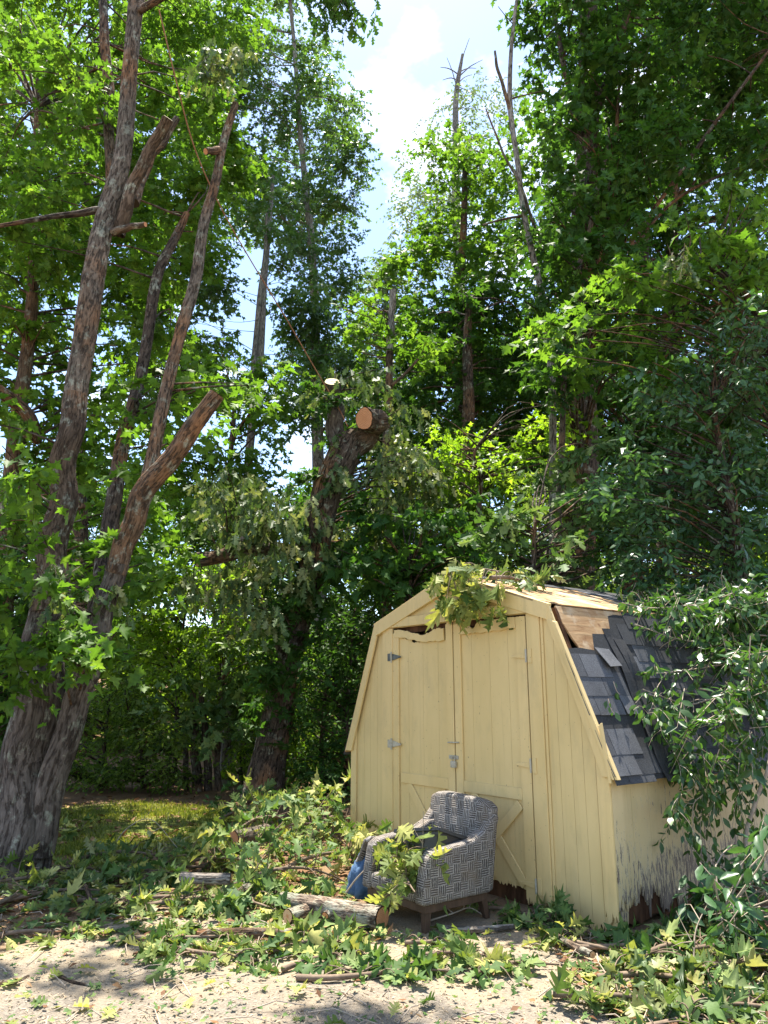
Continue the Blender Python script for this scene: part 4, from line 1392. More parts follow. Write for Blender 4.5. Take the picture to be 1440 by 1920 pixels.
# browned hanging leaf clusters on the maple
rr = np.random.default_rng(22)
for nm, k_, m_, sz, reg, wv, lab in [
    ('withered_leaves', 'oak_small', 'wilt', .13, ([(370, 40), (470, 50), (460, 150), (390, 160)], 7.0, 7.8, 7, .15, .3, 2.6), .9, 'withered leaves left hanging high up'),
    ('withered_leaves', 'oak_small', 'wilt', .13, ([(95, 1060), (200, 1060), (215, 1110), (130, 1150)], 6.3, 6.6, 5, .1, .2, 1.8), .9, 'withered leaves at the fork'),
    ('hanging_leaves', 'oak_small', 'maple_deep', .14, ([(550, -70), (720, -70), (706, 15), (650, 45), (590, 20)], 6.4, 7.2, 10, .15, .28, 3.6), .8, 'dark leaf bunch hanging at the top of the picture')]:
    wl_, wb = MB(), MB()
    crown(wl_, wb, k_, sz, [reg], rr, wilt=wv, droop=.65, spray=.35)
    tpart(wl_, nm, M[m_], ml, lab); o = tpart(wb, 'twigs', M['twig'], ml)

# --- the topped tree in the middle
ct_base = gr(488, 1502)
tree('topped_tree', 'thick leaning tree in the middle sawn off at two forks', 'tree', 'bark_dark', [
    dict(ridge=.014, name='trunk', bark='bark_dark', ground=True, sides=24, flare=(.3, .5), rough=.05, pts=[(486, 1512, 11.4, 66), (506, 1400, 11.35, 55), (528, 1300, 11.3, 52), (548, 1200, 11.2, 51), (572, 1090, 11.1, 52), (600, 985, 11, 55), (624, 900, 10.95, 59), (644, 850, 10.9, 62), (660, 820, 10.88, 56)]),
    dict(ridge=.014, name='limb', bark='bark_red', sides=20, cut='cut_red', label='thick limb sawn to an orange face', pts=[(645, 850, 10.9, 58), (672, 822, 10.95, 54), (702, 794, 10.9, 48), (696, 788, 10.62, 46), (683, 785, 10.4, 44)]),
    dict(name='limb', bark='bark_low', sides=16, cut='cut_pale', label='upright limb with a pale sawn top', pts=[(636, 860, 10.9, 42), (630, 800, 10.92, 36), (624, 745, 10.9, 32), (623, 716, 10.72, 32)]),
    dict(name='limb', bark='bark', sides=14, cut='cut', label='low side limb sawn off short', pts=[(585, 1030, 11, 22), (480, 1030, 10.75, 25), (400, 1046, 10.45, 27), (369, 1050, 10.3, 28)]),
], 'oak_small', 'wilt', .17, [
    ([(340, 950), (420, 885), (560, 915), (610, 1000), (590, 1110), (520, 1160), (400, 1120), (360, 1090), (400, 1000)], 9.9, 11.2, 34, .22, .45, 2.7),
    ([(580, 690), (650, 680), (745, 700), (715, 760), (640, 740), (590, 760)], 10.4, 11.6, 9, .15, .3, 1.8),
    ([(720, 740), (790, 810), (830, 900), (760, 1010), (660, 1010), (680, 900), (710, 830)], 10.8, 12.2, 22, .22, .45, 2.5),
    ([(600, 820), (650, 820), (650, 900), (590, 920)], 10.3, 10.7, 4, .12, .2, 1.2),
], 31, base=tuple(ct_base), limb_r=.02, twig=.003, spray=.45, wilt=.75, droop=.65, per=8)
rr = np.random.default_rng(32)
iv, ib = MB(), MB()
crown(iv, ib, 'maple_small', .13, [([(490, 1130), (560, 1060), (640, 1060), (620, 1180), (560, 1290), (490, 1280)], 10.5, 11.2, 24, .18, .35, 2.6), ([(530, 900), (600, 860), (590, 1040), (540, 1080)], 10.7, 11.3, 12, .15, .3, 2.2), ([(470, 1280), (560, 1270), (540, 1420), (480, 1400)], 10.8, 11.3, 8, .12, .25, .9), ([(690, 730), (740, 760), (700, 860), (660, 870)], 10.5, 11.2, 6, .12, .22, 1.6), ([(590, 720), (650, 730), (650, 850), (600, 850)], 10.5, 10.9, 6, .12, .22, 1.5)], rr, spray=.35)
ct = bpy.data.objects['topped_tree']
tpart(iv, 'climbing_ivy', M['maple_deep'], ct); tpart(ib, 'ivy_stems', M['twig'], ct)

# --- rope slung between them
mb = MB()
rope_r = .008
tube(mb, smooth_path([at(298, 18, 7.25), at(330, 150, 7.5), at(364, 275, 7.9), at(412, 385, 8.4), at(470, 488, 9.0), at(535, 595, 9.7), at(590, 690, 10.3), at(634, 764, 10.7), at(652, 800, 10.72)], 90), rope_r, 6)
ropem = simple_mat('orange_rope', (.16, .07, .035), (.34, .17, .09), 40, .85, .2)
tag(mb.build('rope', ropem), 'thin reddish rope slung from the maple down to the topped tree', 'rope')

FAR = 'trees in the wood behind the shed'
# --- tall trees and the wood behind
tree('tall_tree', 'tall leafy tree bordering the sky gap on its left', 'tree', 'bark_pale', [
    [(590, 1420, 23, 32), (598, 900, 23, 25), (585, 500, 23, 17), (560, 200, 23, 11), (540, -50, 23, 7)]],
    'maple_small', 'poplar', .165, [
    ([(300, -80), (560, -80), (590, 40), (612, 170), (655, 190), (702, 290), (690, 400), (655, 520), (640, 640), (570, 690), (520, 560), (520, 470), (450, 420), (360, 300)], 21.5, 25.5, 80, .65, 1.3, 3.2),
    ([(560, 640), (660, 600), (690, 700), (650, 800), (560, 800)], 21.5, 25, 18, .6, 1.2, 3.2)], 41, group=FAR, limb_r=.024, twig=.006, spray=.8, every=2)
tree('tall_tree', 'slender pale-trunked tree rising through the leaves left of the rope', 'tree', 'bark_pale', [
    [(448, 1410, 19.5, 24), (458, 1000, 19.5, 18), (470, 830, 19.5, 17), (488, 650, 19.5, 15), (500, 480, 19.5, 12), (512, 330, 19.5, 7)],
    dict(bark='bark_pale', pts=[(470, 830, 19.5, 11), (478, 640, 19.3, 10), (494, 500, 19.2, 8), (500, 400, 19.2, 5)])],
    'maple_small', 'poplar', .18, [
    ([(280, 480), (420, 520), (430, 660), (320, 800), (250, 900), (230, 640)], 18.6, 20.8, 40, .45, .9, 2.9),
    ([(410, 330), (480, 300), (560, 420), (600, 560), (560, 660), (520, 600), (540, 500), (440, 430)], 18.6, 20.8, 18, .5, .9, 1.7),
    ([(560, 640), (640, 660), (640, 760), (560, 830), (500, 760)], 18.6, 21, 14, .5, .9, 1.9)], 42, group=FAR, limb_r=.010, spray=.7, every=3)
tree('young_tree', 'sunlit yellow-green tree behind the short sawn stem', 'tree', 'bark_dark', [
    [(420, 1420, 17, 16), (425, 1000, 17, 13), (440, 760, 17, 9)]],
    'maple_small', 'maple', .155, [
    ([(360, 640), (460, 650), (540, 720), (520, 800), (470, 820), (400, 770), (330, 760)], 15.6, 18, 22, .4, .8, 2.6),
    ([(300, 830), (460, 830), (520, 880), (500, 950), (400, 960), (300, 1010)], 15.5, 18, 22, .4, .8, 2.8)], 43, group=FAR, spray=.6)
tree('pole_tree', 'topped pole with pale stripped wood above the sawn limb', 'tree', 'bark_dark', [
    dict(name='trunk', ground=True, bark='bark_dark', pts=[(718, 1400, 13.8, 22), (724, 1000, 13.8, 18), (728, 730, 13.8, 16), (731, 660, 13.8, 15)]),
    dict(name='pole', bark='bark_pale', cut='cut_pale', rough=.03, label='stripped pale top', pts=[(730, 668, 13.8, 14), (733, 610, 13.8, 14), (737, 544, 13.75, 14)]),
    dict(name='branch', bark='bark', pts=[(735, 722, 13.7, 7), (760, 700, 13.5, 6), (785, 672, 13.4, 5)])],
    'maple', 'maple', .155, [
    ([(630, 570), (700, 545), (730, 600), (810, 590), (835, 640), (800, 720), (760, 660), (700, 690), (640, 650)], 13.2, 14.8, 24, .28, .55, 1.7)], 44, group=FAR, spray=.5, limb_r=.02)
tree('dead_top_tree', 'pale thin-leaved tree with a bare dead top in the sky gap', 'tree', 'bark_pale', [
    [(880, 1250, 30, 24), (868, 700, 30, 20), (856, 380, 30, 18), (853, 250, 30, 15), (858, 160, 30, 11), (867, 102, 30, 6)]] +
    [dict(name='branch', bark='bark_pale', sides=6, pts=[(u0, v0, 30, 3), ((u0 + u1) / 2, (v0 + v1) / 2 - 4, 30 + dy / 2, 2.2), (u1, v1, 30 + dy, 1.2)]) for u0, v0, u1, v1, dy in
     [(862, 130, 880, 72, .3), (860, 140, 826, 126, -.5), (859, 150, 830, 150, .8), (858, 146, 905, 112, -.6), (860, 136, 893, 128, .5), (857, 158, 885, 140, 1), (857, 165, 838, 108, .4)]],
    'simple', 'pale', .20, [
    ([(745, 310), (790, 240), (830, 180), (900, 140), (965, 150), (960, 240), (930, 300), (860, 420), (800, 400), (760, 340)], 28, 33, 42, .7, 1.5, .85),
    ([(750, 330), (860, 400), (850, 520), (780, 520), (740, 430)], 28, 32, 16, .8, 1.5, 1.3)], 45, group=FAR, limb_r=.018, twig=.006, spray=1.0, droop=.5, every=2)
tree('young_tree', 'small hazy treetop low in the sky gap', 'tree', 'bark_pale', [
    [(728, 1300, 27, 14), (726, 800, 27, 11), (724, 520, 27, 7)]],
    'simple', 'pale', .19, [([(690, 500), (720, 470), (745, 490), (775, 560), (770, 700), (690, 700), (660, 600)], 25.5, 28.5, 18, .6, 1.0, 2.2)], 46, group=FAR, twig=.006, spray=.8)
tree('tall_tree', 'bright green tree just right of the sky gap', 'tree', 'bark_dark', [
    [(850, 1300, 18, 30), (860, 800, 18, 24), (868, 500, 18, 17), (872, 280, 18, 9)]],
    'maple', 'maple', .175, [
    ([(800, 300), (845, 225), (880, 260), (960, 210), (1030, 180), (1050, 260), (1030, 380), (990, 480), (900, 500), (830, 470), (790, 440), (815, 370)], 16.8, 20, 48, .5, 1.0, 2.3),
    ([(740, 480), (830, 450), (980, 480), (1000, 600), (880, 640), (800, 620), (745, 560)], 15.8, 18.8, 30, .5, 1.0, 2.7)], 47, group=FAR, limb_r=.016, twig=.005, spray=.7, every=2)
tree('vine_clad_tree', 'dark vine-wrapped trunk in the shade behind the saplings', 'tree', 'bark_dark', [
    [(884, 1300, 14.6, 34), (880, 900, 14.6, 28), (876, 700, 14.6, 22), (880, 560, 14.6, 12)]],
    'maple_small', 'maple_deep', .15, [
    ([(850, 560), (905, 540), (915, 700), (900, 830), (850, 830), (845, 680)], 14.1, 15.2, 20, .25, .45, 2.0),
    ([(800, 600), (960, 520), (1010, 620), (1010, 800), (880, 900), (800, 820), (760, 720)], 15.5, 18.5, 40, .5, 1.0, 3.2)], 48, group=FAR)
tree('big_shade_tree', 'big dark maple overhanging the upper right corner', 'tree', 'bark_dark', [
    [(1078, 1250, 12.5, 78), (1085, 900, 12.5, 66), (1092, 600, 12.5, 56), (1096, 300, 12.4, 48), (1105, 0, 12.3, 40), (1110, -320, 12.3, 30)],
    dict(name='branch', bark='bark_dark', pts=[(1092, 620, 12.4, 17), (1150, 510, 12, 12), (1225, 395, 11.6, 9), (1320, 260, 11.2, 8), (1460, 70, 10.8, 6)]),
    dict(name='branch', bark='bark_dark', pts=[(1180, 470, 11.9, 8), (1260, 380, 11.7, 7), (1350, 330, 11.4, 6), (1460, 290, 11.0, 4)]),
    dict(name='branch', bark='bark_dark', pts=[(1100, 250, 12.4, 22), (1150, 120, 12.0, 18), (1180, 0, 11.7, 14), (1210, -160, 11.4, 10)]),
    dict(name='branch', bark='bark_dark', pts=[(1096, 330, 12.4, 18), (1070, 180, 12.1, 14), (1040, 40, 11.9, 10), (1010, -60, 11.7, 6)]),
    dict(name='branch', bark='bark_dark', pts=[(1092, 700, 12.3, 14), (1120, 500, 11.9, 10), (1150, 300, 11.7, 9), (1165, 100, 11.6, 6)])],
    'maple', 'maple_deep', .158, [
    ([(985, -320), (1520, -320), (1520, 330), (1380, 310), (1290, 330), (1250, 320), (1190, 390), (1130, 380), (1050, 250), (1005, 120), (975, 40)], 10.8, 14.8, 130, .4, .85, 3.6),
    ([(1030, 220), (1180, 260), (1180, 700), (1040, 760)], 10.2, 11.3, 36, .25, .5, 2.4),
    ([(1010, 380), (1080, 330), (1190, 410), (1170, 540), (1060, 620), (990, 600)], 11.0, 14.5, 50, .35, .7, 3.4)], 49, group=FAR, limb_r=.035, twig=.005, spray=.6)
tree('broad_tree', 'shaded broadleaf tree behind the dark wood right of the shed ridge', 'tree', 'bark_dark', [
    [(1190, 1250, 16.5, 40), (1190, 900, 16.5, 34), (1200, 600, 16.5, 26), (1210, 400, 16.5, 18)]],
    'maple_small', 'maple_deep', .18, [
    ([(1000, 600), (1130, 520), (1300, 470), (1500, 430), (1500, 900), (1300, 1000), (1050, 1040), (960, 900)], 14.5, 18.5, 100, .5, 1.1, 3.4)], 50, group=FAR, limb_r=.04, spray=.6)
tree('tall_tree', 'dark tall tree closing the gaps behind the big shade maple', 'tree', 'bark_dark', [
    [(1250, 1250, 19, 40), (1255, 800, 19, 32), (1265, 400, 19, 24), (1270, 0, 19, 14)]],
    'maple_small', 'maple_deep', .21, [
    ([(1040, 60), (1200, -60), (1500, -60), (1500, 520), (1290, 480), (1260, 420), (1180, 520), (1060, 560), (1080, 300)], 17, 21, 80, .6, 1.2, 2.8)], 55, group=FAR, limb_r=.05, spray=.8)
tree('snag', 'tall bare forked dead tree against the sky', 'tree', 'bark_pale', [
    [(1040, 1150, 11.6, 18), (1036, 900, 11.6, 15), (1036, 740, 11.6, 15), (1030, 640, 11.6, 14), (1018, 560, 11.6, 14), (998, 480, 11.6, 13), (982, 400, 11.6, 12), (972, 310, 11.6, 12), (957, 205, 11.6, 12), (957, 110, 11.6, 9), (966, 20, 11.6, 7), (980, -80, 11.6, 4)],
    dict(bark='bark', pts=[(958, 215, 11.6, 9), (946, 170, 11.5, 8), (932, 125, 11.4, 7), (928, 96, 11.4, 5)]),
    dict(name='branch', bark='bark', pts=[(1000, 420, 11.7, 6), (975, 345, 11.5, 6), (945, 290, 11.4, 5), (925, 240, 11.4, 4), (911, 204, 11.4, 3)]),
    dict(name='branch', bark='bark', pts=[(1020, 470, 11.8, 6), (985, 380, 11.7, 5), (965, 320, 11.6, 4)]),
    dict(name='branch', bark='bark', pts=[(960, 185, 11.6, 4), (985, 178, 11.5, 3), (1022, 170, 11.4, 2)]),
    dict(name='branch', bark='bark', pts=[(978, 405, 11.6, 6), (940, 412, 11.5, 5), (905, 422, 11.4, 4)]),
    dict(name='branch', bark='bark', pts=[(962, 45, 11.6, 3), (948, 30, 11.5, 2), (934, 12, 11.4, 1.5)])],
    'simple', 'vine', .10, [([(955, 390), (1000, 380), (1030, 560), (1000, 600), (960, 500)], 11.3, 12.0, 8, .15, .3, .8)], 51, group=FAR, limb_r=0, spray=.3)
tree('snag', 'thin crooked bare stem beside the big dark maple', 'tree', 'bark', [
    [(1040, 1150, 11.0, 16), (1050, 900, 11.0, 13), (1062, 640, 11.0, 11), (1080, 520, 11.0, 10), (1105, 430, 11.0, 10), (1117, 370, 11.0, 9), (1135, 300, 11.0, 7), (1142, 240, 11.0, 4)]],
    'simple', 'vine', .10, [([(1040, 640), (1080, 620), (1090, 760), (1040, 780)], 10.8, 11.3, 6, .15, .3, 1.0)], 52, group=FAR, limb_r=0, spray=.3)
tree('left_wood_tree', 'shaded maple behind the many-stemmed one at the left edge', 'tree', 'bark_red', [
    [(-5, 1420, 11, 44), (8, 1050, 11, 40), (22, 900, 11, 36), (40, 760, 11, 30), (60, 520, 11, 22), (70, 200, 11.2, 12)],
    dict(bark='bark_dark', pts=[(36, 800, 10.9, 26), (70, 820, 10.6, 22), (40, 762, 10.2, 26), (-30, 715, 9.8, 24)])],
    'maple_small', 'maple', .16, [
    ([(-80, 420), (120, 470), (240, 480), (270, 700), (230, 900), (100, 900), (-80, 780)], 10.2, 13.0, 46, .35, .75, 2.3),
    ([(-80, -40), (300, -40), (330, 200), (300, 480), (100, 460), (-80, 420)], 11, 15, 50, .45, .9, 1.6),
    ([(100, 850), (280, 860), (300, 1060), (240, 1200), (120, 1150)], 10.0, 13, 28, .3, .65, 2.4)], 53, group=FAR, limb_r=.025)
tree('tall_tree', 'full green tree filling the background behind the many-stemmed maple', 'tree', 'bark_dark', [
    [(150, 1420, 18.5, 34), (150, 900, 18.5, 28), (160, 500, 18.5, 20), (170, 150, 18.5, 12)]],
    'maple_small', 'maple', .15, [
    ([(-80, -60), (330, -60), (380, 200), (420, 420), (300, 600), (100, 640), (-80, 640)], 17, 20.5, 90, .55, 1.1, 2.6)], 56, group=FAR, limb_r=.03, spray=.7, every=2)
tree('left_wood_tree', 'dark leafy tree low at the left edge behind the old trunk', 'tree', 'bark_dark', [
    [(-40, 1480, 10, 20), (-20, 1200, 10, 16), (0, 1050, 10, 10)]],
    'maple_small', 'maple_deep', .14, [
    ([(-80, 1020), (80, 1060), (100, 1200), (60, 1340), (30, 1490), (-80, 1500)], 9, 11, 40, .28, .55, 3.0)], 54, group=FAR)

SHR = 'undergrowth shrubs at the edge of the wood'
tree('shrub', 'lime-green sunlit undergrowth bush left of the pale bare stem', 'shrub', 'bark_dark', [
    [(330, 1440, 13.4, 8), (335, 1250, 13.4, 6), (350, 1130, 13.4, 4)], [(420, 1440, 13.6, 8), (410, 1250, 13.6, 6), (400, 1120, 13.4, 4)]],
    'simple', 'lime', .12, [
    ([(230, 1080), (340, 1020), (450, 1060), (520, 1140), (500, 1250), (400, 1290), (260, 1260)], 12.2, 13.6, 46, .22, .5, 1.5)], 61, group=SHR)
tree('shrub', 'pale blue-green maple sapling clump on dark stems', 'shrub', 'bark_dark', [
    [(372, 1482, 12.6, 17), (366, 1400, 12.6, 14), (362, 1300, 12.6, 10)], dict(bark='bark_dark', ground=True, pts=[(392, 1484, 12.7, 16), (386, 1400, 12.7, 13), (376, 1280, 12.7, 9)]),
    dict(bark='bark_dark', ground=True, pts=[(410, 1486, 12.6, 13), (408, 1400, 12.6, 10), (420, 1260, 12.6, 7)]), dict(bark='bark_dark', ground=True, pts=[(352, 1484, 12.8, 12), (346, 1400, 12.8, 9), (330, 1330, 12.7, 6)])],
    'maple_small', 'debris_blue', .15, [
    ([(260, 1330), (350, 1250), (420, 1180), (510, 1210), (480, 1330), (420, 1400), (300, 1400)], 11.8, 12.8, 28, .2, .38, 1.6)], 62, group=SHR)
tree('shrub', 'dense dark shrub with glinting leaves right of the leaning maple trunk', 'shrub', 'bark_dark', [
    [(200, 1484, 12.8, 9), (196, 1400, 12.8, 7), (205, 1320, 12.8, 4)], dict(bark='bark_dark', ground=True, pts=[(270, 1486, 12.8, 8), (262, 1400, 12.8, 6), (240, 1330, 12.8, 4)])],
    'blade', 'under', .085, [
    ([(85, 1330), (230, 1270), (330, 1390), (350, 1470), (230, 1490), (90, 1490)], 11.8, 13.2, 44, .2, .42, 2.0)], 63, group=SHR)
tree('shrub', 'shaded vine-tangled shrub between the topped tree and the shed', 'shrub', 'bark_dark', [
    [(600, 1490, 12.2, 10), (606, 1350, 12.2, 8), (620, 1220, 12.2, 5)], dict(bark='bark_dark', ground=True, pts=[(655, 1500, 11.8, 10), (650, 1350, 11.8, 8), (660, 1200, 11.8, 5)])],
    'blade', 'maple_deep', .10, [
    ([(560, 1230), (640, 1120), (740, 1080), (720, 1180), (690, 1300), (660, 1500), (545, 1500)], 11.0, 12.8, 60, .22, .48, 3.0)], 64, group=SHR)
tree('shrub', 'yellowish sunlit weeds behind the foot of the topped tree', 'shrub', 'bark_dark', [
    [(455, 1484, 13.8, 5), (452, 1430, 13.8, 4), (450, 1380, 13.8, 3)]],
    'simple', 'lime', .10, [
    ([(410, 1390), (470, 1340), (590, 1370), (600, 1480), (420, 1488)], 13.0, 14.4, 26, .2, .4, 1.6)], 65, group=SHR)
tree('shrub', 'leafy undergrowth in half shade under the hanging wilted leaves', 'shrub', 'bark_dark', [
    [(500, 1460, 14.6, 9), (498, 1300, 14.6, 7), (490, 1180, 14.6, 4)]],
    'simple', 'under', .13, [
    ([(420, 1140), (540, 1130), (580, 1260), (560, 1400), (440, 1400), (460, 1260)], 12.4, 13.6, 36, .22, .5, 1.6)], 66, group=SHR)
tree('pale_stem', 'short pale barkless stem standing in the sunlit undergrowth', 'tree', 'bark_pale', [
    [(424, 1420, 13.6, 20), (432, 1220, 13.6, 17), (440, 1130, 13.6, 15), (446, 1070, 13.6, 11)]],
    'simple', 'lime', .10, [([(400, 1060), (470, 1060), (470, 1110), (410, 1110)], 13.4, 14.0, 5, .15, .3, 1.2)], 67, limb_r=0)
tree('sapling', 'lime-leaved sapling catching the sun above the shed peak', 'sapling', 'bark_dark', [
    [(900, 1250, 11.6, 12), (898, 1000, 11.6, 10), (902, 900, 11.6, 8), (890, 850, 11.6, 6), (925, 800, 11.6, 4)]],
    'maple_small', 'lime', .13, [
    ([(770, 890), (830, 770), (870, 760), (900, 830), (990, 800), (1010, 860), (930, 910), (840, 920)], 10.9, 12.4, 24, .22, .45, 1.5),
    ([(990, 770), (1060, 740), (1120, 800), (1060, 860), (1000, 830)], 11.2, 12.8, 12, .25, .45, 1.7)], 68, group=SHR)
tree('shrub', 'mid-green lobed-leaf bush above the left roof edge', 'shrub', 'bark_dark', [
    [(770, 1380, 10.6, 14), (772, 1200, 10.6, 11), (768, 1060, 10.6, 7)]],
    'maple', 'maple_deep', .17, [
    ([(640, 1000), (740, 920), (860, 940), (930, 1000), (900, 1090), (820, 1110), (720, 1130), (640, 1100)], 9.8, 11.4, 40, .25, .5, 2.8)], 69, group=SHR)
tree('shrub', 'dim understory behind the lobed-leaf bush', 'shrub', 'bark_dark', [
    [(830, 1350, 12.6, 12), (834, 1150, 12.6, 9), (840, 960, 12.6, 6)]],
    'maple_small', 'under', .14, [
    ([(700, 1000), (740, 860), (860, 860), (1000, 900), (1100, 960), (1060, 1120), (700, 1130)], 12, 14, 50, .35, .65, 2.8)], 70, group=SHR)
tree('oak_sapling', 'blue-green oak sapling rising behind the shed roof', 'sapling', 'bark_dark', [
    [(1000, 1330, 8.4, 18), (1002, 1150, 8.4, 15), (1000, 1050, 8.4, 11), (1004, 980, 8.4, 6)]],
    'oak_small', 'debris_blue', .21, [
    ([(900, 1030), (950, 960), (1050, 980), (1095, 1020), (1090, 1090), (1000, 1110), (930, 1090)], 8.0, 9.0, 22, .16, .34, 2.6),
    ([(1000, 850), (1150, 800), (1190, 1000), (1120, 1110), (1010, 1100)], 9.4, 10.8, 26, .2, .42, 1.7)], 71, group=SHR, curl=.2)
tree('maple_sapling', 'arching maple boughs reaching in from the right at mid height', 'tree', 'bark_dark', [
    [(1500, 1500, 8.6, 40), (1490, 1000, 8.6, 34), (1450, 650, 8.6, 24), (1360, 520, 8.7, 14), (1240, 500, 8.8, 8)]],
    'maple', 'maple', .14, [
    ([(1000, 640), (1120, 520), (1200, 460), (1360, 360), (1460, 340), (1460, 560), (1330, 560), (1230, 570), (1180, 640), (1080, 700)], 7.8, 9.6, 50, .2, .42, 2.0),
    ([(1180, 600), (1300, 580), (1340, 650), (1270, 740), (1190, 700)], 8.2, 9.4, 10, .2, .4, 1.6)], 72, limb_r=.016, spray=.45)
tree('privet_bush', 'big bluish-green glossy bush leaning over the shed from the right', 'shrub', 'bark_dark', [
    [(1420, 1420, 7.8, 30), (1400, 1150, 7.9, 24), (1370, 950, 8.0, 17), (1340, 780, 8.0, 10)], dict(bark='bark_dark', ground=True, pts=[(1480, 1450, 7.6, 26), (1480, 1100, 7.6, 20), (1450, 800, 7.8, 12)])],
    'blade', 'privet', .105, [
    ([(1080, 970), (1120, 870), (1180, 790), (1230, 680), (1330, 600), (1480, 570), (1480, 900), (1300, 900), (1180, 960), (1110, 1030)], 7.2, 9.4, 80, .22, .48, 2.4),
    ([(1240, 880), (1480, 860), (1480, 1180), (1300, 1150), (1160, 1110), (1100, 1050), (1180, 960)], 7.2, 9.4, 70, .22, .48, 2.4)], 73, limb_r=.014, twig=.003, spray=.38, droop=.4)

tree('shrub', 'low green thicket at the right edge beyond the rear of the shed', 'shrub', 'bark_dark', [
    [(1640, 1560, 8.6, 12), (1640, 1400, 8.6, 9), (1630, 1250, 8.6, 5)]],
    'blade', 'privet', .11, [
    ([(1430, 1380), (1500, 1180), (1900, 1120), (1950, 1560), (1560, 1560)], 8.0, 10.5, 60, .25, .5, 2.4)], 75, group=SHR, limb_r=.014, spray=.4)

# dry pale leaf tuft caught in the boughs
mb, tb = MB(), MB()
crown(mb, tb, 'oak_small', .12, [([(1245, 480), (1280, 450), (1310, 460), (1290, 495), (1255, 500)], 7.5, 7.9, 4, .08, .14, 3.0)], np.random.default_rng(74), wilt=.9, droop=.7, spray=.25)
rt = empty('dead_leaf_tuft', tuple(at(1278, 470, 7.7))); tag(rt, 'tuft of dry tan leaves caught in the boughs at upper right', 'dead leaves')
tpart(mb, 'leaves', M['wilt'], rt); tpart(tb, 'twigs', M['twig_pale'], rt)

# far wood closing the view: one mass
mb = MB()
rg = np.random.default_rng(80)
crown(mb, mb, 'simple', .22, [
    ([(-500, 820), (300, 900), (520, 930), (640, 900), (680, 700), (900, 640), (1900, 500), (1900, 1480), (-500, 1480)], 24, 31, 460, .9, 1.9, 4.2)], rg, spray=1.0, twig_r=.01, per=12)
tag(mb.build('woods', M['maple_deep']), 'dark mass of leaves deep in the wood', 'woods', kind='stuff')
mb = MB()
crown(mb, mb, 'simple', .16, [
    ([(-300, 1200), (700, 1200), (1500, 1000), (1900, 900), (1900, 1470), (-300, 1470)], 17, 22, 300, .6, 1.3, 3.6)], rg, spray=.8, twig_r=.008, per=10)
tag(mb.build('undergrowth', M['under']), 'low tangled undergrowth on the floor of the wood', 'undergrowth', kind='stuff')


# ------------------------------------------------------------------ vines and boughs draped over the shed
def ray_plane(u, v, p0, nrm, off=0.0):
    a, b = (u - 720) / F_PX, (960 - v) / F_PX
    d = np.array((a, CT - ST * b, ST + CT * b)); c = np.array((0, 0, EYE))
    nrm = norm(np.array(nrm, float))
    t = np.dot(np.array(p0) + nrm * off - c, nrm) / np.dot(d, nrm)
    return c + d * t


_R3 = np.array(SHM.to_3x3())
ROOF_P, ROOF_N = sh(Wd - BX, 0, BZ), _R3 @ np.array((.92, 0, .387))
WALL_P, WALL_N = sh(Wd, 0, 0), _R3 @ np.array((1.0, 0, 0))


def strand(lv, br, pts, r, nl, size, rng, kind='blade', sub=0, hang=.5):
    """woody strand with alternate hanging leaves, optional side twigs"""
    P = smooth_path(pts, max(12, len(pts) * 6))
    tube(br, P, np.linspace(r, max(.0015, r * .3), len(P)), 5, 0, rng, cap=False)
    L = np.linalg.norm(np.diff(P, axis=0), axis=1).sum()
    n = int(nl * L)
    if n:
        k = np.clip(rng.uniform(0.06, 1, n) * (len(P) - 1), 0, len(P) - 1.01)
        i = k.astype(int); f = (k - i)[:, None]
        p = P[i] * (1 - f) + P[i + 1] * f
        T = norm(P[i + 1] - P[i])
        sd = norm(np.cross(T, rng.normal(size=(n, 3))))
        D = sd * .8 + T * .35 + np.array((0, 0, -hang)) + rng.normal(size=(n, 3)) * .25
        N = rng.normal(size=(n, 3)) * .7 + np.array((-.25, -.6, .45))
        put_leaves(lv, kind, p + sd * .012, D, N, size * rng.uniform(.55, 1.15, n), rng, .25)
    for _ in range(sub):
        j = int(rng.uniform(.15, .95) * (len(P) - 2))
        T = norm(P[j + 1] - P[j]); sd = norm(np.cross(T, rng.normal(size=3)))
        l2 = rng.uniform(.15, .38)
        e = P[j] + (sd * .7 + T * .5 + np.array((0, 0, -.35))) * l2
        m_ = (P[j] + e) / 2 + np.array((0, 0, .04))
        strand(lv, br, [P[j], m_, e], r * .45, nl * 1.1, size, rng, kind, 0, hang)


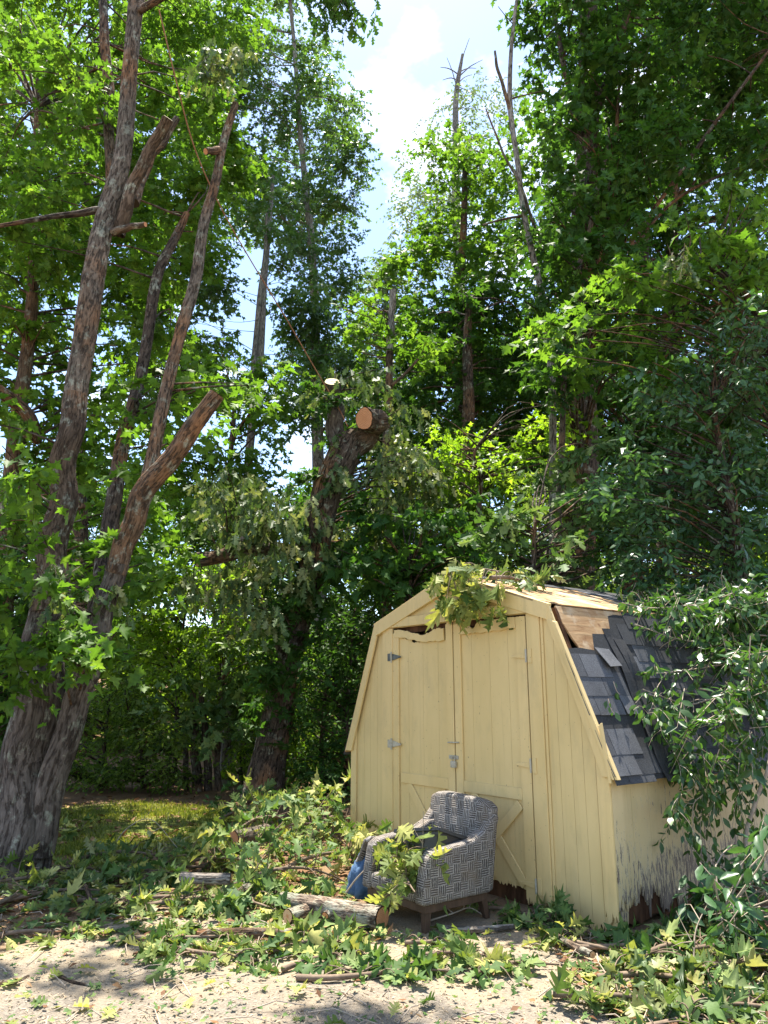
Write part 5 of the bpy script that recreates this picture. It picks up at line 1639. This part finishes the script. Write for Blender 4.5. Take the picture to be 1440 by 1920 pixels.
def draped():
    rng = np.random.default_rng(91)
    b = np.array((2.75, 5.15, 0.0)); b[2] = gz(b[0], b[1])
    root = empty('draped_shrub', tuple(b))
    tag(root, 'vine-like shrub draping its hanging leafy strands over the shingle roof', 'shrub')
    lv, br = MB(), MB()
    rp = lambda u, v, o=.12: ray_plane(u, v, ROOF_P, ROOF_N, o)
    wp = lambda u, v, o=.25: ray_plane(u, v, WALL_P, WALL_N, o)
    # trunk-like stems to the right of the shed
    tube(br, smooth_path([b, b + (.05, .1, .7), b + (.0, .2, 1.3), rp(1470, 1270, .3)], 20), np.linspace(.035, .02, 20), 8, .05, rng)
    tube(br, smooth_path([b + (-.2, .0, 0), wp(1400, 1600, .35), wp(1418, 1500, .35), wp(1440, 1440, .4), rp(1450, 1350, .4)], 24), np.linspace(.018, .012, 24), 7, .05, rng)
    # bare woody boughs across the roof
    for pts, r, nl, sub in [
        ([rp(1470, 1270, .3), rp(1408, 1292, .25), rp(1379, 1304, .2), rp(1331, 1311, .16), rp(1287, 1320, .14), rp(1204, 1292, .1)], .012, 10, 6),
        ([rp(1450, 1350, .3), rp(1380, 1330, .22), rp(1366, 1325, .2), rp(1340, 1300, .18), rp(1310, 1290, .15)], .009, 8, 4),
        ([rp(1500, 1200, .4), rp(1400, 1190, .3), rp(1330, 1205, .25), rp(1260, 1195, .15), rp(1190, 1170, .12)], .010, 22, 9),
        ([rp(1500, 1150, .4), rp(1400, 1130, .3), rp(1300, 1135, .25), rp(1220, 1140, .2), rp(1165, 1130, .18)], .010, 26, 10),
        ([rp(1480, 1250, .4), rp(1420, 1240, .3), rp(1360, 1245, .25), rp(1300, 1255, .2), rp(1240, 1262, .16), rp(1206, 1262, .14)], .009, 24, 9),
        ([rp(1388, 1330), rp(1378, 1345), rp(1372, 1330), rp(1382, 1300), rp(1400, 1285)], .006, 0, 1)]:
        strand(lv, br, pts, r, nl, .085, rng, sub=sub)
    # hanging curtains
    for pts, nl, sub in [
        ([rp(1250, 1262), rp(1232, 1290), rp(1222, 1325), rp(1205, 1350)], 34, 5),
        ([rp(1262, 1270), rp(1258, 1320), rp(1262, 1370), rp(1268, 1420), rp(1288, 1465)], 38, 8),
        ([rp(1275, 1290), rp(1240, 1330), rp(1240, 1370), rp(1256, 1400)], 34, 5),
        ([rp(1150, 1278, .06), rp(1156, 1295, .06), rp(1162, 1302, .06)], 45, 0), ([rp(1140, 1310, .06), rp(1146, 1330, .06), rp(1152, 1338, .06)], 45, 0),
        ([rp(1300, 1310), rp(1302, 1360), rp(1318, 1410), rp(1330, 1460), wp(1338, 1500)], 34, 8),
        ([rp(1330, 1320), rp(1345, 1380), rp(1350, 1430), rp(1345, 1470), wp(1345, 1520)], 30, 7),
        ([rp(1290, 1400), rp(1310, 1450), wp(1330, 1490)], 32, 4),
        ([wp(1300, 1478), wp(1278, 1490), wp(1262, 1510), wp(1254, 1545)], 40, 2), ([wp(1285, 1484), wp(1270, 1500), wp(1266, 1530)], 40, 1),
        ([wp(1318, 1490), wp(1300, 1510), wp(1300, 1560), wp(1294, 1605)], 42, 4),
        ([wp(1340, 1490), wp(1330, 1530), wp(1338, 1580), wp(1350, 1630)], 36, 5),
        ([rp(1390, 1380), wp(1385, 1440), wp(1380, 1500), wp(1372, 1560)], 34, 6),
        ([rp(1410, 1350), rp(1420, 1400), wp(1425, 1460), wp(1415, 1540), wp(1420, 1580)], 30, 7),
        ([rp(1380, 1340), rp(1370, 1400), wp(1362, 1450), wp(1358, 1490)], 34, 6),
        ([rp(1440, 1280, .2), rp(1440, 1340, .2), rp(1430, 1400, .2), wp(1432, 1480, .3)], 30, 8)]:
        strand(lv, br, pts, .004, nl, .075, rng, sub=sub, hang=.9)
    crown(lv, br, 'blade', .09, [
        ([(1250, 1110), (1480, 1080), (1480, 1340), (1420, 1290), (1350, 1250), (1270, 1200)], 5.9, 7.4, 50, .12, .3, 3.6),
        ([(1175, 1120), (1300, 1100), (1460, 1120), (1460, 1220), (1330, 1210), (1240, 1180)], 6.2, 7.4, 30, .1, .24, 2.4),
        ([(1270, 1300), (1440, 1280), (1440, 1440), (1330, 1430), (1290, 1380)], 5.15, 5.6, 22, .08, .18, 1.6),
        ([(1300, 1190), (1440, 1220), (1440, 1280), (1380, 1290), (1310, 1250)], 5.4, 6.0, 8, .1, .2, 1.2)], rng, spray=.3, droop=.6)
    tpart(br, 'branches', M['twig_pale'], root); tpart(lv, 'leaves', M['vine'], root)
    # dark bush at the foot of the side wall
    root = empty('wall_bush', tuple(gr(1360, 1790))); tag(root, 'dark low bush with narrow leaves against the weathered side wall', 'shrub')
    lv, br = MB(), MB()
    cl = crown(lv, br, 'blade', .12, [
        ([(1320, 1640), (1370, 1580), (1480, 1560), (1480, 1840), (1370, 1820), (1320, 1740)], 4.5, 5.3, 30, .1, .22, 2.2)], rng, spray=.3, droop=.8)
    sk = np.array([[root.location.x, root.location.y, z, .012] for z in (0, .1, .2)])
    limbs(br, sk, cl, rng, .008)
    tpart(br, 'branches', M['twig_pale'], root); tpart(lv, 'leaves', M['privet'], root)


draped()


# ------------------------------------------------------------------ cut leafy branches
def fallen(label, u, v, ang, L, h, kind, lm, size, nt, spread, seed, base=None, group='cut branches lying about the yard', hang=.35, nleaf=(5, 8), wood='twig', name='cut_branch', flat=True, drop=0.0):
    rng = np.random.default_rng(seed)
    b = gr(u, v) if base is None else np.array(base, float)
    root = empty(name, tuple(b)); tag(root, label, 'branch', group)
    a = math.radians(ang); ax = np.array((math.cos(a), math.sin(a), 0)); sd = np.array((-ax[1], ax[0], 0))
    lv, br = MB(), MB()
    n = 14; t = np.linspace(-.5, .5, n)
    P = b + ax * (t * L)[:, None] + sd * (.10 * L * np.sin(t * 4 + seed))[:, None] + np.array((0, 0, 1)) * (.015 + h * .45 * np.cos(t * 3) * .9)[:, None]
    tube(br, P, np.linspace(.014, .004, n) * (1 + L * .4), 7, .05, rng)
    for k in range(nt):
        j = rng.integers(1, n - 1); p = P[j]
        e = p + ax * rng.normal(.05, .12) * L + sd * rng.normal(0, spread) + np.array((0, 0, 1)) * (rng.uniform(-.3, 1) * h * .7)
        if drop: e = e - np.array((.795, .607, 0)) * rng.uniform(0, .09) - np.array((0, 0, rng.uniform(0, drop)))
        else: e[2] = max(e[2], b[2] + .015)
        tube(br, smooth_path([p, (p + e) / 2 + (0, 0, .03), e], 6), np.linspace(.005, .002, 6), 4, 0, rng, cap=False)
        m = rng.integers(*nleaf)
        th = rng.uniform(0, 6.28) + np.arange(m) * 6.283 / m + rng.normal(0, .3, m)
        out = norm(e - p)
        D = np.column_stack((np.cos(th), np.sin(th), np.full(m, -hang))) + out * .5 + rng.normal(0, .25, (m, 3))
        N = np.column_stack((rng.normal(0, .45, m), rng.normal(-.15, .45, m), np.full(m, .8)))
        pos = e + norm(D) * .02 + rng.normal(0, .02, (m, 3))
        if flat: pos[:, 2] = np.maximum(pos[:, 2], b[2] + .02)
        sz = size * rng.uniform(.55, 1.2, m)
        # do not push leaf tips under the ground
        if flat:
            Dn = norm(D); tip = pos[:, 2] + Dn[:, 2] * sz; low = tip < b[2] + .005
            Dn[low, 2] = (b[2] + .012 - pos[low, 2]) / sz[low]; D = Dn
        put_leaves(lv, kind, pos, D, N, sz, rng, .75)
    o = br.build('stem', M[wood], root, origin=b); o.location = (0, 0, 0)
    o = lv.build('leaves', M[lm], root, origin=b); o.location = (0, 0, 0)
    return root


A, B_, Wt = 'debris', 'debris_blue', 'wilt'
CUT = [
    ('drooping leafy bough lying against the foot of the old trunk at left', 40, 1668, 20, 1.0, .35, A, 18, .20),
    ('pale curling leaves of a branch at the left edge below the trunk', 20, 1700, 60, .8, .22, Wt, 12, .18),
    ('yellowish wilted branch on the mulch right of the old trunk', 110, 1690, 10, 1.0, .22, Wt, 16, .20),
    ('broad-leaved sprig on red mulch just right of the trunk foot', 150, 1650, -30, .9, .22, A, 14, .2),
    ('bright yellow-green arching bough at the edge of the lawn', 235, 1625, 15, 1.1, .42, Wt, 22, .22),
    ('cool green leafy spray under the arching yellow bough', 258, 1660, -10, .8, .25, B_, 16, .18),
    ('mid-green bough at the front of the lawn beside the offcut log', 345, 1640, 5, 1.1, .36, A, 22, .25),
    ('wide bough of large sunlit leaves in the middle of the leaf pile', 415, 1645, -20, 1.2, .36, A, 24, .26),
    ('tall heap of lobed leaves in front of the bright cut log end', 480, 1632, 10, 1.1, .45, B_, 24, .25),
    ('drooping dark bough heaped between the topped tree and the shed', 505, 1575, 40, 1.2, .50, A, 24, .28),
    ('leafy bough with twiggy ends left of the shed corner', 570, 1590, -15, 1.3, .55, B_, 28, .28),
    ('tall hanging spray of oak leaves beside the left shed wall', 618, 1578, 70, 1.1, .60, A, 26, .24),
    ('olive bough spilling toward the blue cloth', 610, 1640, 25, 1.0, .40, A, 22, .22),
    ('cool green leaves massed behind the grey cut log', 545, 1670, -5, 1.0, .36, B_, 24, .22),
    ('sunlit leaves at the left end of the grey cut log', 480, 1700, 15, .9, .25, B_, 18, .20),
    ('flat spread of pale leaves over the peeled log', 400, 1712, -10, 1.1, .22, A, 20, .22),
    ('faded branch on the mulch between trunk and sawdust', 310, 1705, 25, 1.0, .22, Wt, 18, .22),
    ('small leafy tip lying left of the leaf pile on bare earth', 210, 1710, -20, .8, .16, A, 12, .16),
    ('green spray trailing onto the sawdust below the peeled log', 345, 1768, 10, .8, .12, A, 14, .18),
    ('flat leaf cluster on the sawdust near the middle of the drive', 395, 1795, -30, .7, .10, B_, 14, .16),
    ('rounded clump of yellow-green leaves in front of the grey cut log', 585, 1785, 0, .5, .20, A, 12, .14),
    ('grey-green leaf mat at the front edge of that rounded clump', 600, 1815, 20, .5, .08, B_, 9, .12),
    ('thin leafy shoot at the left end of the drive edge', 60, 1765, 15, .7, .10, A, 9, .14),
    ('dark drooping branch tip hanging beside the old trunk on the lawn', 118, 1575, 80, .6, .30, A, 9, .12),
    ('shaded sprig on leaf litter at the foot of the topped tree', 470, 1540, 10, .9, .35, B_, 14, .20),
    ('small green sprig flat on the sawdust below the chair leg', 820, 1770, 10, .45, .06, B_, 8, .10),
    ('dusty leaf spray across the sawdust in front of the chair', 700, 1838, -3, .9, .05, B_, 12, .09),
    ('three-leaved yellowish sprig on the sawdust right of the cut log', 850, 1800, -12, .6, .07, A, 9, .10),
    ('deep green star-shaped leaves on the sawdust below the shed doors', 965, 1815, 20, .6, .07, B_, 10, .12),
    ('leafy twig under the right shed door', 960, 1720, -20, .7, .14, B_, 12, .12),
    ('grey-green twigs piled against the shed doorway corner', 1030, 1735, -35, .7, .20, B_, 14, .12),
    ('leafy sprig lying along the foot of the front corner board', 1110, 1775, -40, .8, .16, A, 14, .14),
    ('dark fir-green spray at the rotten corner of the shed', 1190, 1780, -10, .8, .16, B_, 16, .16),
    ('pale yellow pointed leaves on the mulch right of the drive', 1180, 1890, -35, .8, .16, Wt, 16, .18),
    ('mixed green bough along the foot of the side wall', 1280, 1800, 20, .9, .26, B_, 18, .18),
    ('bright pointed leaves heaped at the lower right', 1290, 1865, -20, 1.0, .20, Wt, 20, .2),
    ('big cool green lobed leaves near the right edge', 1385, 1830, 30, .8, .30, B_, 14, .16),
    ('yellow-green bough running off the right edge', 1420, 1790, 10, .9, .30, A, 18, .18),
    ('flat green leaf group at the bottom right corner', 1240, 1925, 10, .7, .08, B_, 10, .14),
    ('wilted bough tips on reddish earth in the bottom right corner', 1370, 1900, -25, .8, .12, Wt, 14, .16),
]
for i, (lab, u, v, ang, L, h, lm, nt, sp) in enumerate(CUT):
    fallen(lab, u, v, ang, L * .9, h * (1.05 if 380 < u < 660 and v < 1700 else .5), ('oak', 'oak_small', 'maple')[i % 3], lm, (.135, .12, .12)[i % 3], max(6, int(nt * .75)), sp * .85, 200 + i)

# the bough that came down on the ridge, and the one in the armchair
pk = sh(1.80, -.10, 2.44)
r_ = fallen('wilting oak bough hanging over the shed peak', 0, 0, math.degrees(SH_RZ) + 4, .62, .14, 'oak', 'debris', .17, 20, .08, 301, base=pk, hang=1.1, flat=False, drop=.34, group='cut branches lying about the yard')
r_ = fallen('pale leaf spray lying along the shed ridge', 0, 0, 35, .8, .10, 'oak', 'wilt', .13, 12, .12, 302, base=sh(1.95, .35, 2.40), hang=.3, flat=False)
r_ = fallen('big-leaved oak sprig drooping out of the armchair seat', 0, 0, math.degrees(SH_RZ) - 70, .5, .30, 'oak', 'debris', .17, 12, .13, 303, base=chp(-.06, .16, .30), hang=.9, flat=False)
r_ = fallen('yellow-green leaves hanging over the front rail of the armchair', 0, 0, math.degrees(SH_RZ) - 5, .5, .12, 'oak', 'debris', .13, 8, .07, 304, base=chp(.12, -.02, .26), hang=1.4, flat=False)


def dead_twig(label, pts, r, seed, cat='stick', m='twig_pale', forks=3):
    rng = np.random.default_rng(seed)
    root = empty('dry_twig', tuple(pts[0])); tag(root, label, cat)
    mb = MB(); P = smooth_path(pts, 16)
    tube(mb, P, np.linspace(r, r * .35, 16), 6, .05, rng)
    for k in range(forks):
        j = rng.integers(4, 14); d = norm(P[j + 1] - P[j] + rng.normal(0, .5, 3) + np.array((0, 0, .35)))
        tube(mb, [P[j], P[j] + d * .1, P[j] + d * .17 + rng.normal(0, .03, 3)], [r * .5, r * .35, r * .2], 5, 0, rng)
    o = mb.build('wood', M[m], root, origin=np.array(pts[0])); o.location = (0, 0, 0)


dead_twig('dry forked grey twig under the armchair', [gat(800, 1728, .02), gat(850, 1712, .06), gat(880, 1708, .05) + (0, 0, .02), gat(905, 1715, .02)], .007, 401)
dead_twig('bare upright twig stuck in the ground left of the shed', [gat(577, 1545, 0), gat(577, 1545, 0) + (.02, 0, .25), gat(577, 1545, 0) + (.06, 0, .48)], .008, 402, forks=0)
dead_twig('thin dry twig leaning across the left arm of the armchair', [chp(-.44, -.06, .12), chp(-.36, .0, .24), chp(-.22, .12, .40), chp(-.08, .32, .60)], .008, 403)
dead_twig('pale stripped twig standing up in the armchair seat', [chp(.10, .18, .36), chp(.105, .2, .5), chp(.09, .22, .70)], .006, 404, forks=1)
dead_twig('bent bare twig arching over the leaf pile by the lawn', [gr(205, 1600), gr(205, 1600) + (.15, 0, .22), gr(250, 1600) + (.15, 0, .30), gr(330, 1625) + (0, 0, .15)], .006, 405)
dead_twig('thin bare branch end propped on the side wall bush', [gr(1300, 1810), gr(1310, 1800) + (0, 0, .16), gr(1330, 1800) + (0.05, 0.05, .3)], .007, 406)

# loose leaves and chips
rg = np.random.default_rng(500)


def scatter(poly, n):
    uv = []
    lo, hi = np.min(poly, 0), np.max(poly, 0)
    while len(uv) < n:
        q = rg.uniform(lo, hi)
        if inside(poly, q): uv.append(q)
    P = np.array([gr(u, v) for u, v in uv])
    return P


def litter(name, label, cat, lm, kind, specs):
    mb = MB()
    for poly, n, size in specs:
        P = scatter(poly, n); k = len(P)
        P[:, 2] = gz(P[:, 0], P[:, 1]) + rg.uniform(.012, .03, k)
        D = np.column_stack((rg.normal(size=(k, 2)), rg.normal(.05, .12, k)))
        N = np.column_stack((rg.normal(0, .28, (k, 2)), np.ones(k)))
        put_leaves(mb, kind, P, D, N, size * rg.uniform(.4, 1.2, k), rg, .3)
    tag(mb.build(name, M[lm]), label, cat, kind='stuff')


pile = [(-30, 1660), (200, 1590), (440, 1560), (660, 1540), (660, 1660), (740, 1760), (560, 1800), (330, 1790), (100, 1760), (-30, 1760)]
drive = [(-30, 1740), (300, 1740), (800, 1740), (1060, 1740), (1240, 1940), (-30, 1960)]
right = [(1010, 1730), (1200, 1770), (1480, 1760), (1480, 1960), (1200, 1960), (1080, 1850)]
litter('fallen_leaves', 'loose green leaves scattered over the yard', 'leaves', 'debris', 'oak', [(pile, 420, .15), (drive, 55, .12), (right, 180, .13)])
litter('fallen_leaves', 'small bits of torn green leaf on the sawdust', 'leaves', 'debris_blue', 'maple_small', [(pile, 500, .10), (drive, 520, .04), (right, 380, .06)])
litter('dead_leaves', 'brown dead leaves on the ground', 'leaves', 'dry', 'simple', [(pile, 800, .07), (drive, 110, .05), (right, 500, .07), ([(60, 1500), (700, 1480), (660, 1560), (440, 1560), (60, 1600)], 500, .10)])
mb = MB()
P = scatter(drive, 5200); k = len(P)
P[:, 2] = gz(P[:, 0], P[:, 1]) + .004
put_leaves(mb, 'long', P, np.column_stack((rg.normal(size=(k, 2)), rg.normal(0, .2, k))), np.column_stack((rg.normal(0, .4, (k, 2)), np.ones(k))), rg.uniform(.008, .035, k), rg, .4)
chipm = simple_mat('wood_chip', (.28, .21, .13), (.50, .40, .27), 9)
tag(mb.build('wood_chips', chipm), 'pale wood chips and sawdust strewn on the drive', 'wood chips', kind='stuff')
mb = MB()
for poly, n in ((pile, 150), (right, 130), (drive, 60)):
    for p in scatter(poly, n):
        a = rg.uniform(0, 6.28); L = rg.uniform(.06, .3); d = np.array((math.cos(a), math.sin(a), 0)) * L
        tube(mb, [p + (0, 0, .01), p + d * .5 + (0, 0, .02 + rg.uniform(0, .03)), p + d + (rg.normal(0, .02), rg.normal(0, .02), .012)], [.004, .003, .002], 4, 0, rg, cap=False)
tag(mb.build('twig_litter', M['twig_pale']), 'small broken twigs strewn among the leaves', 'twigs', kind='stuff')
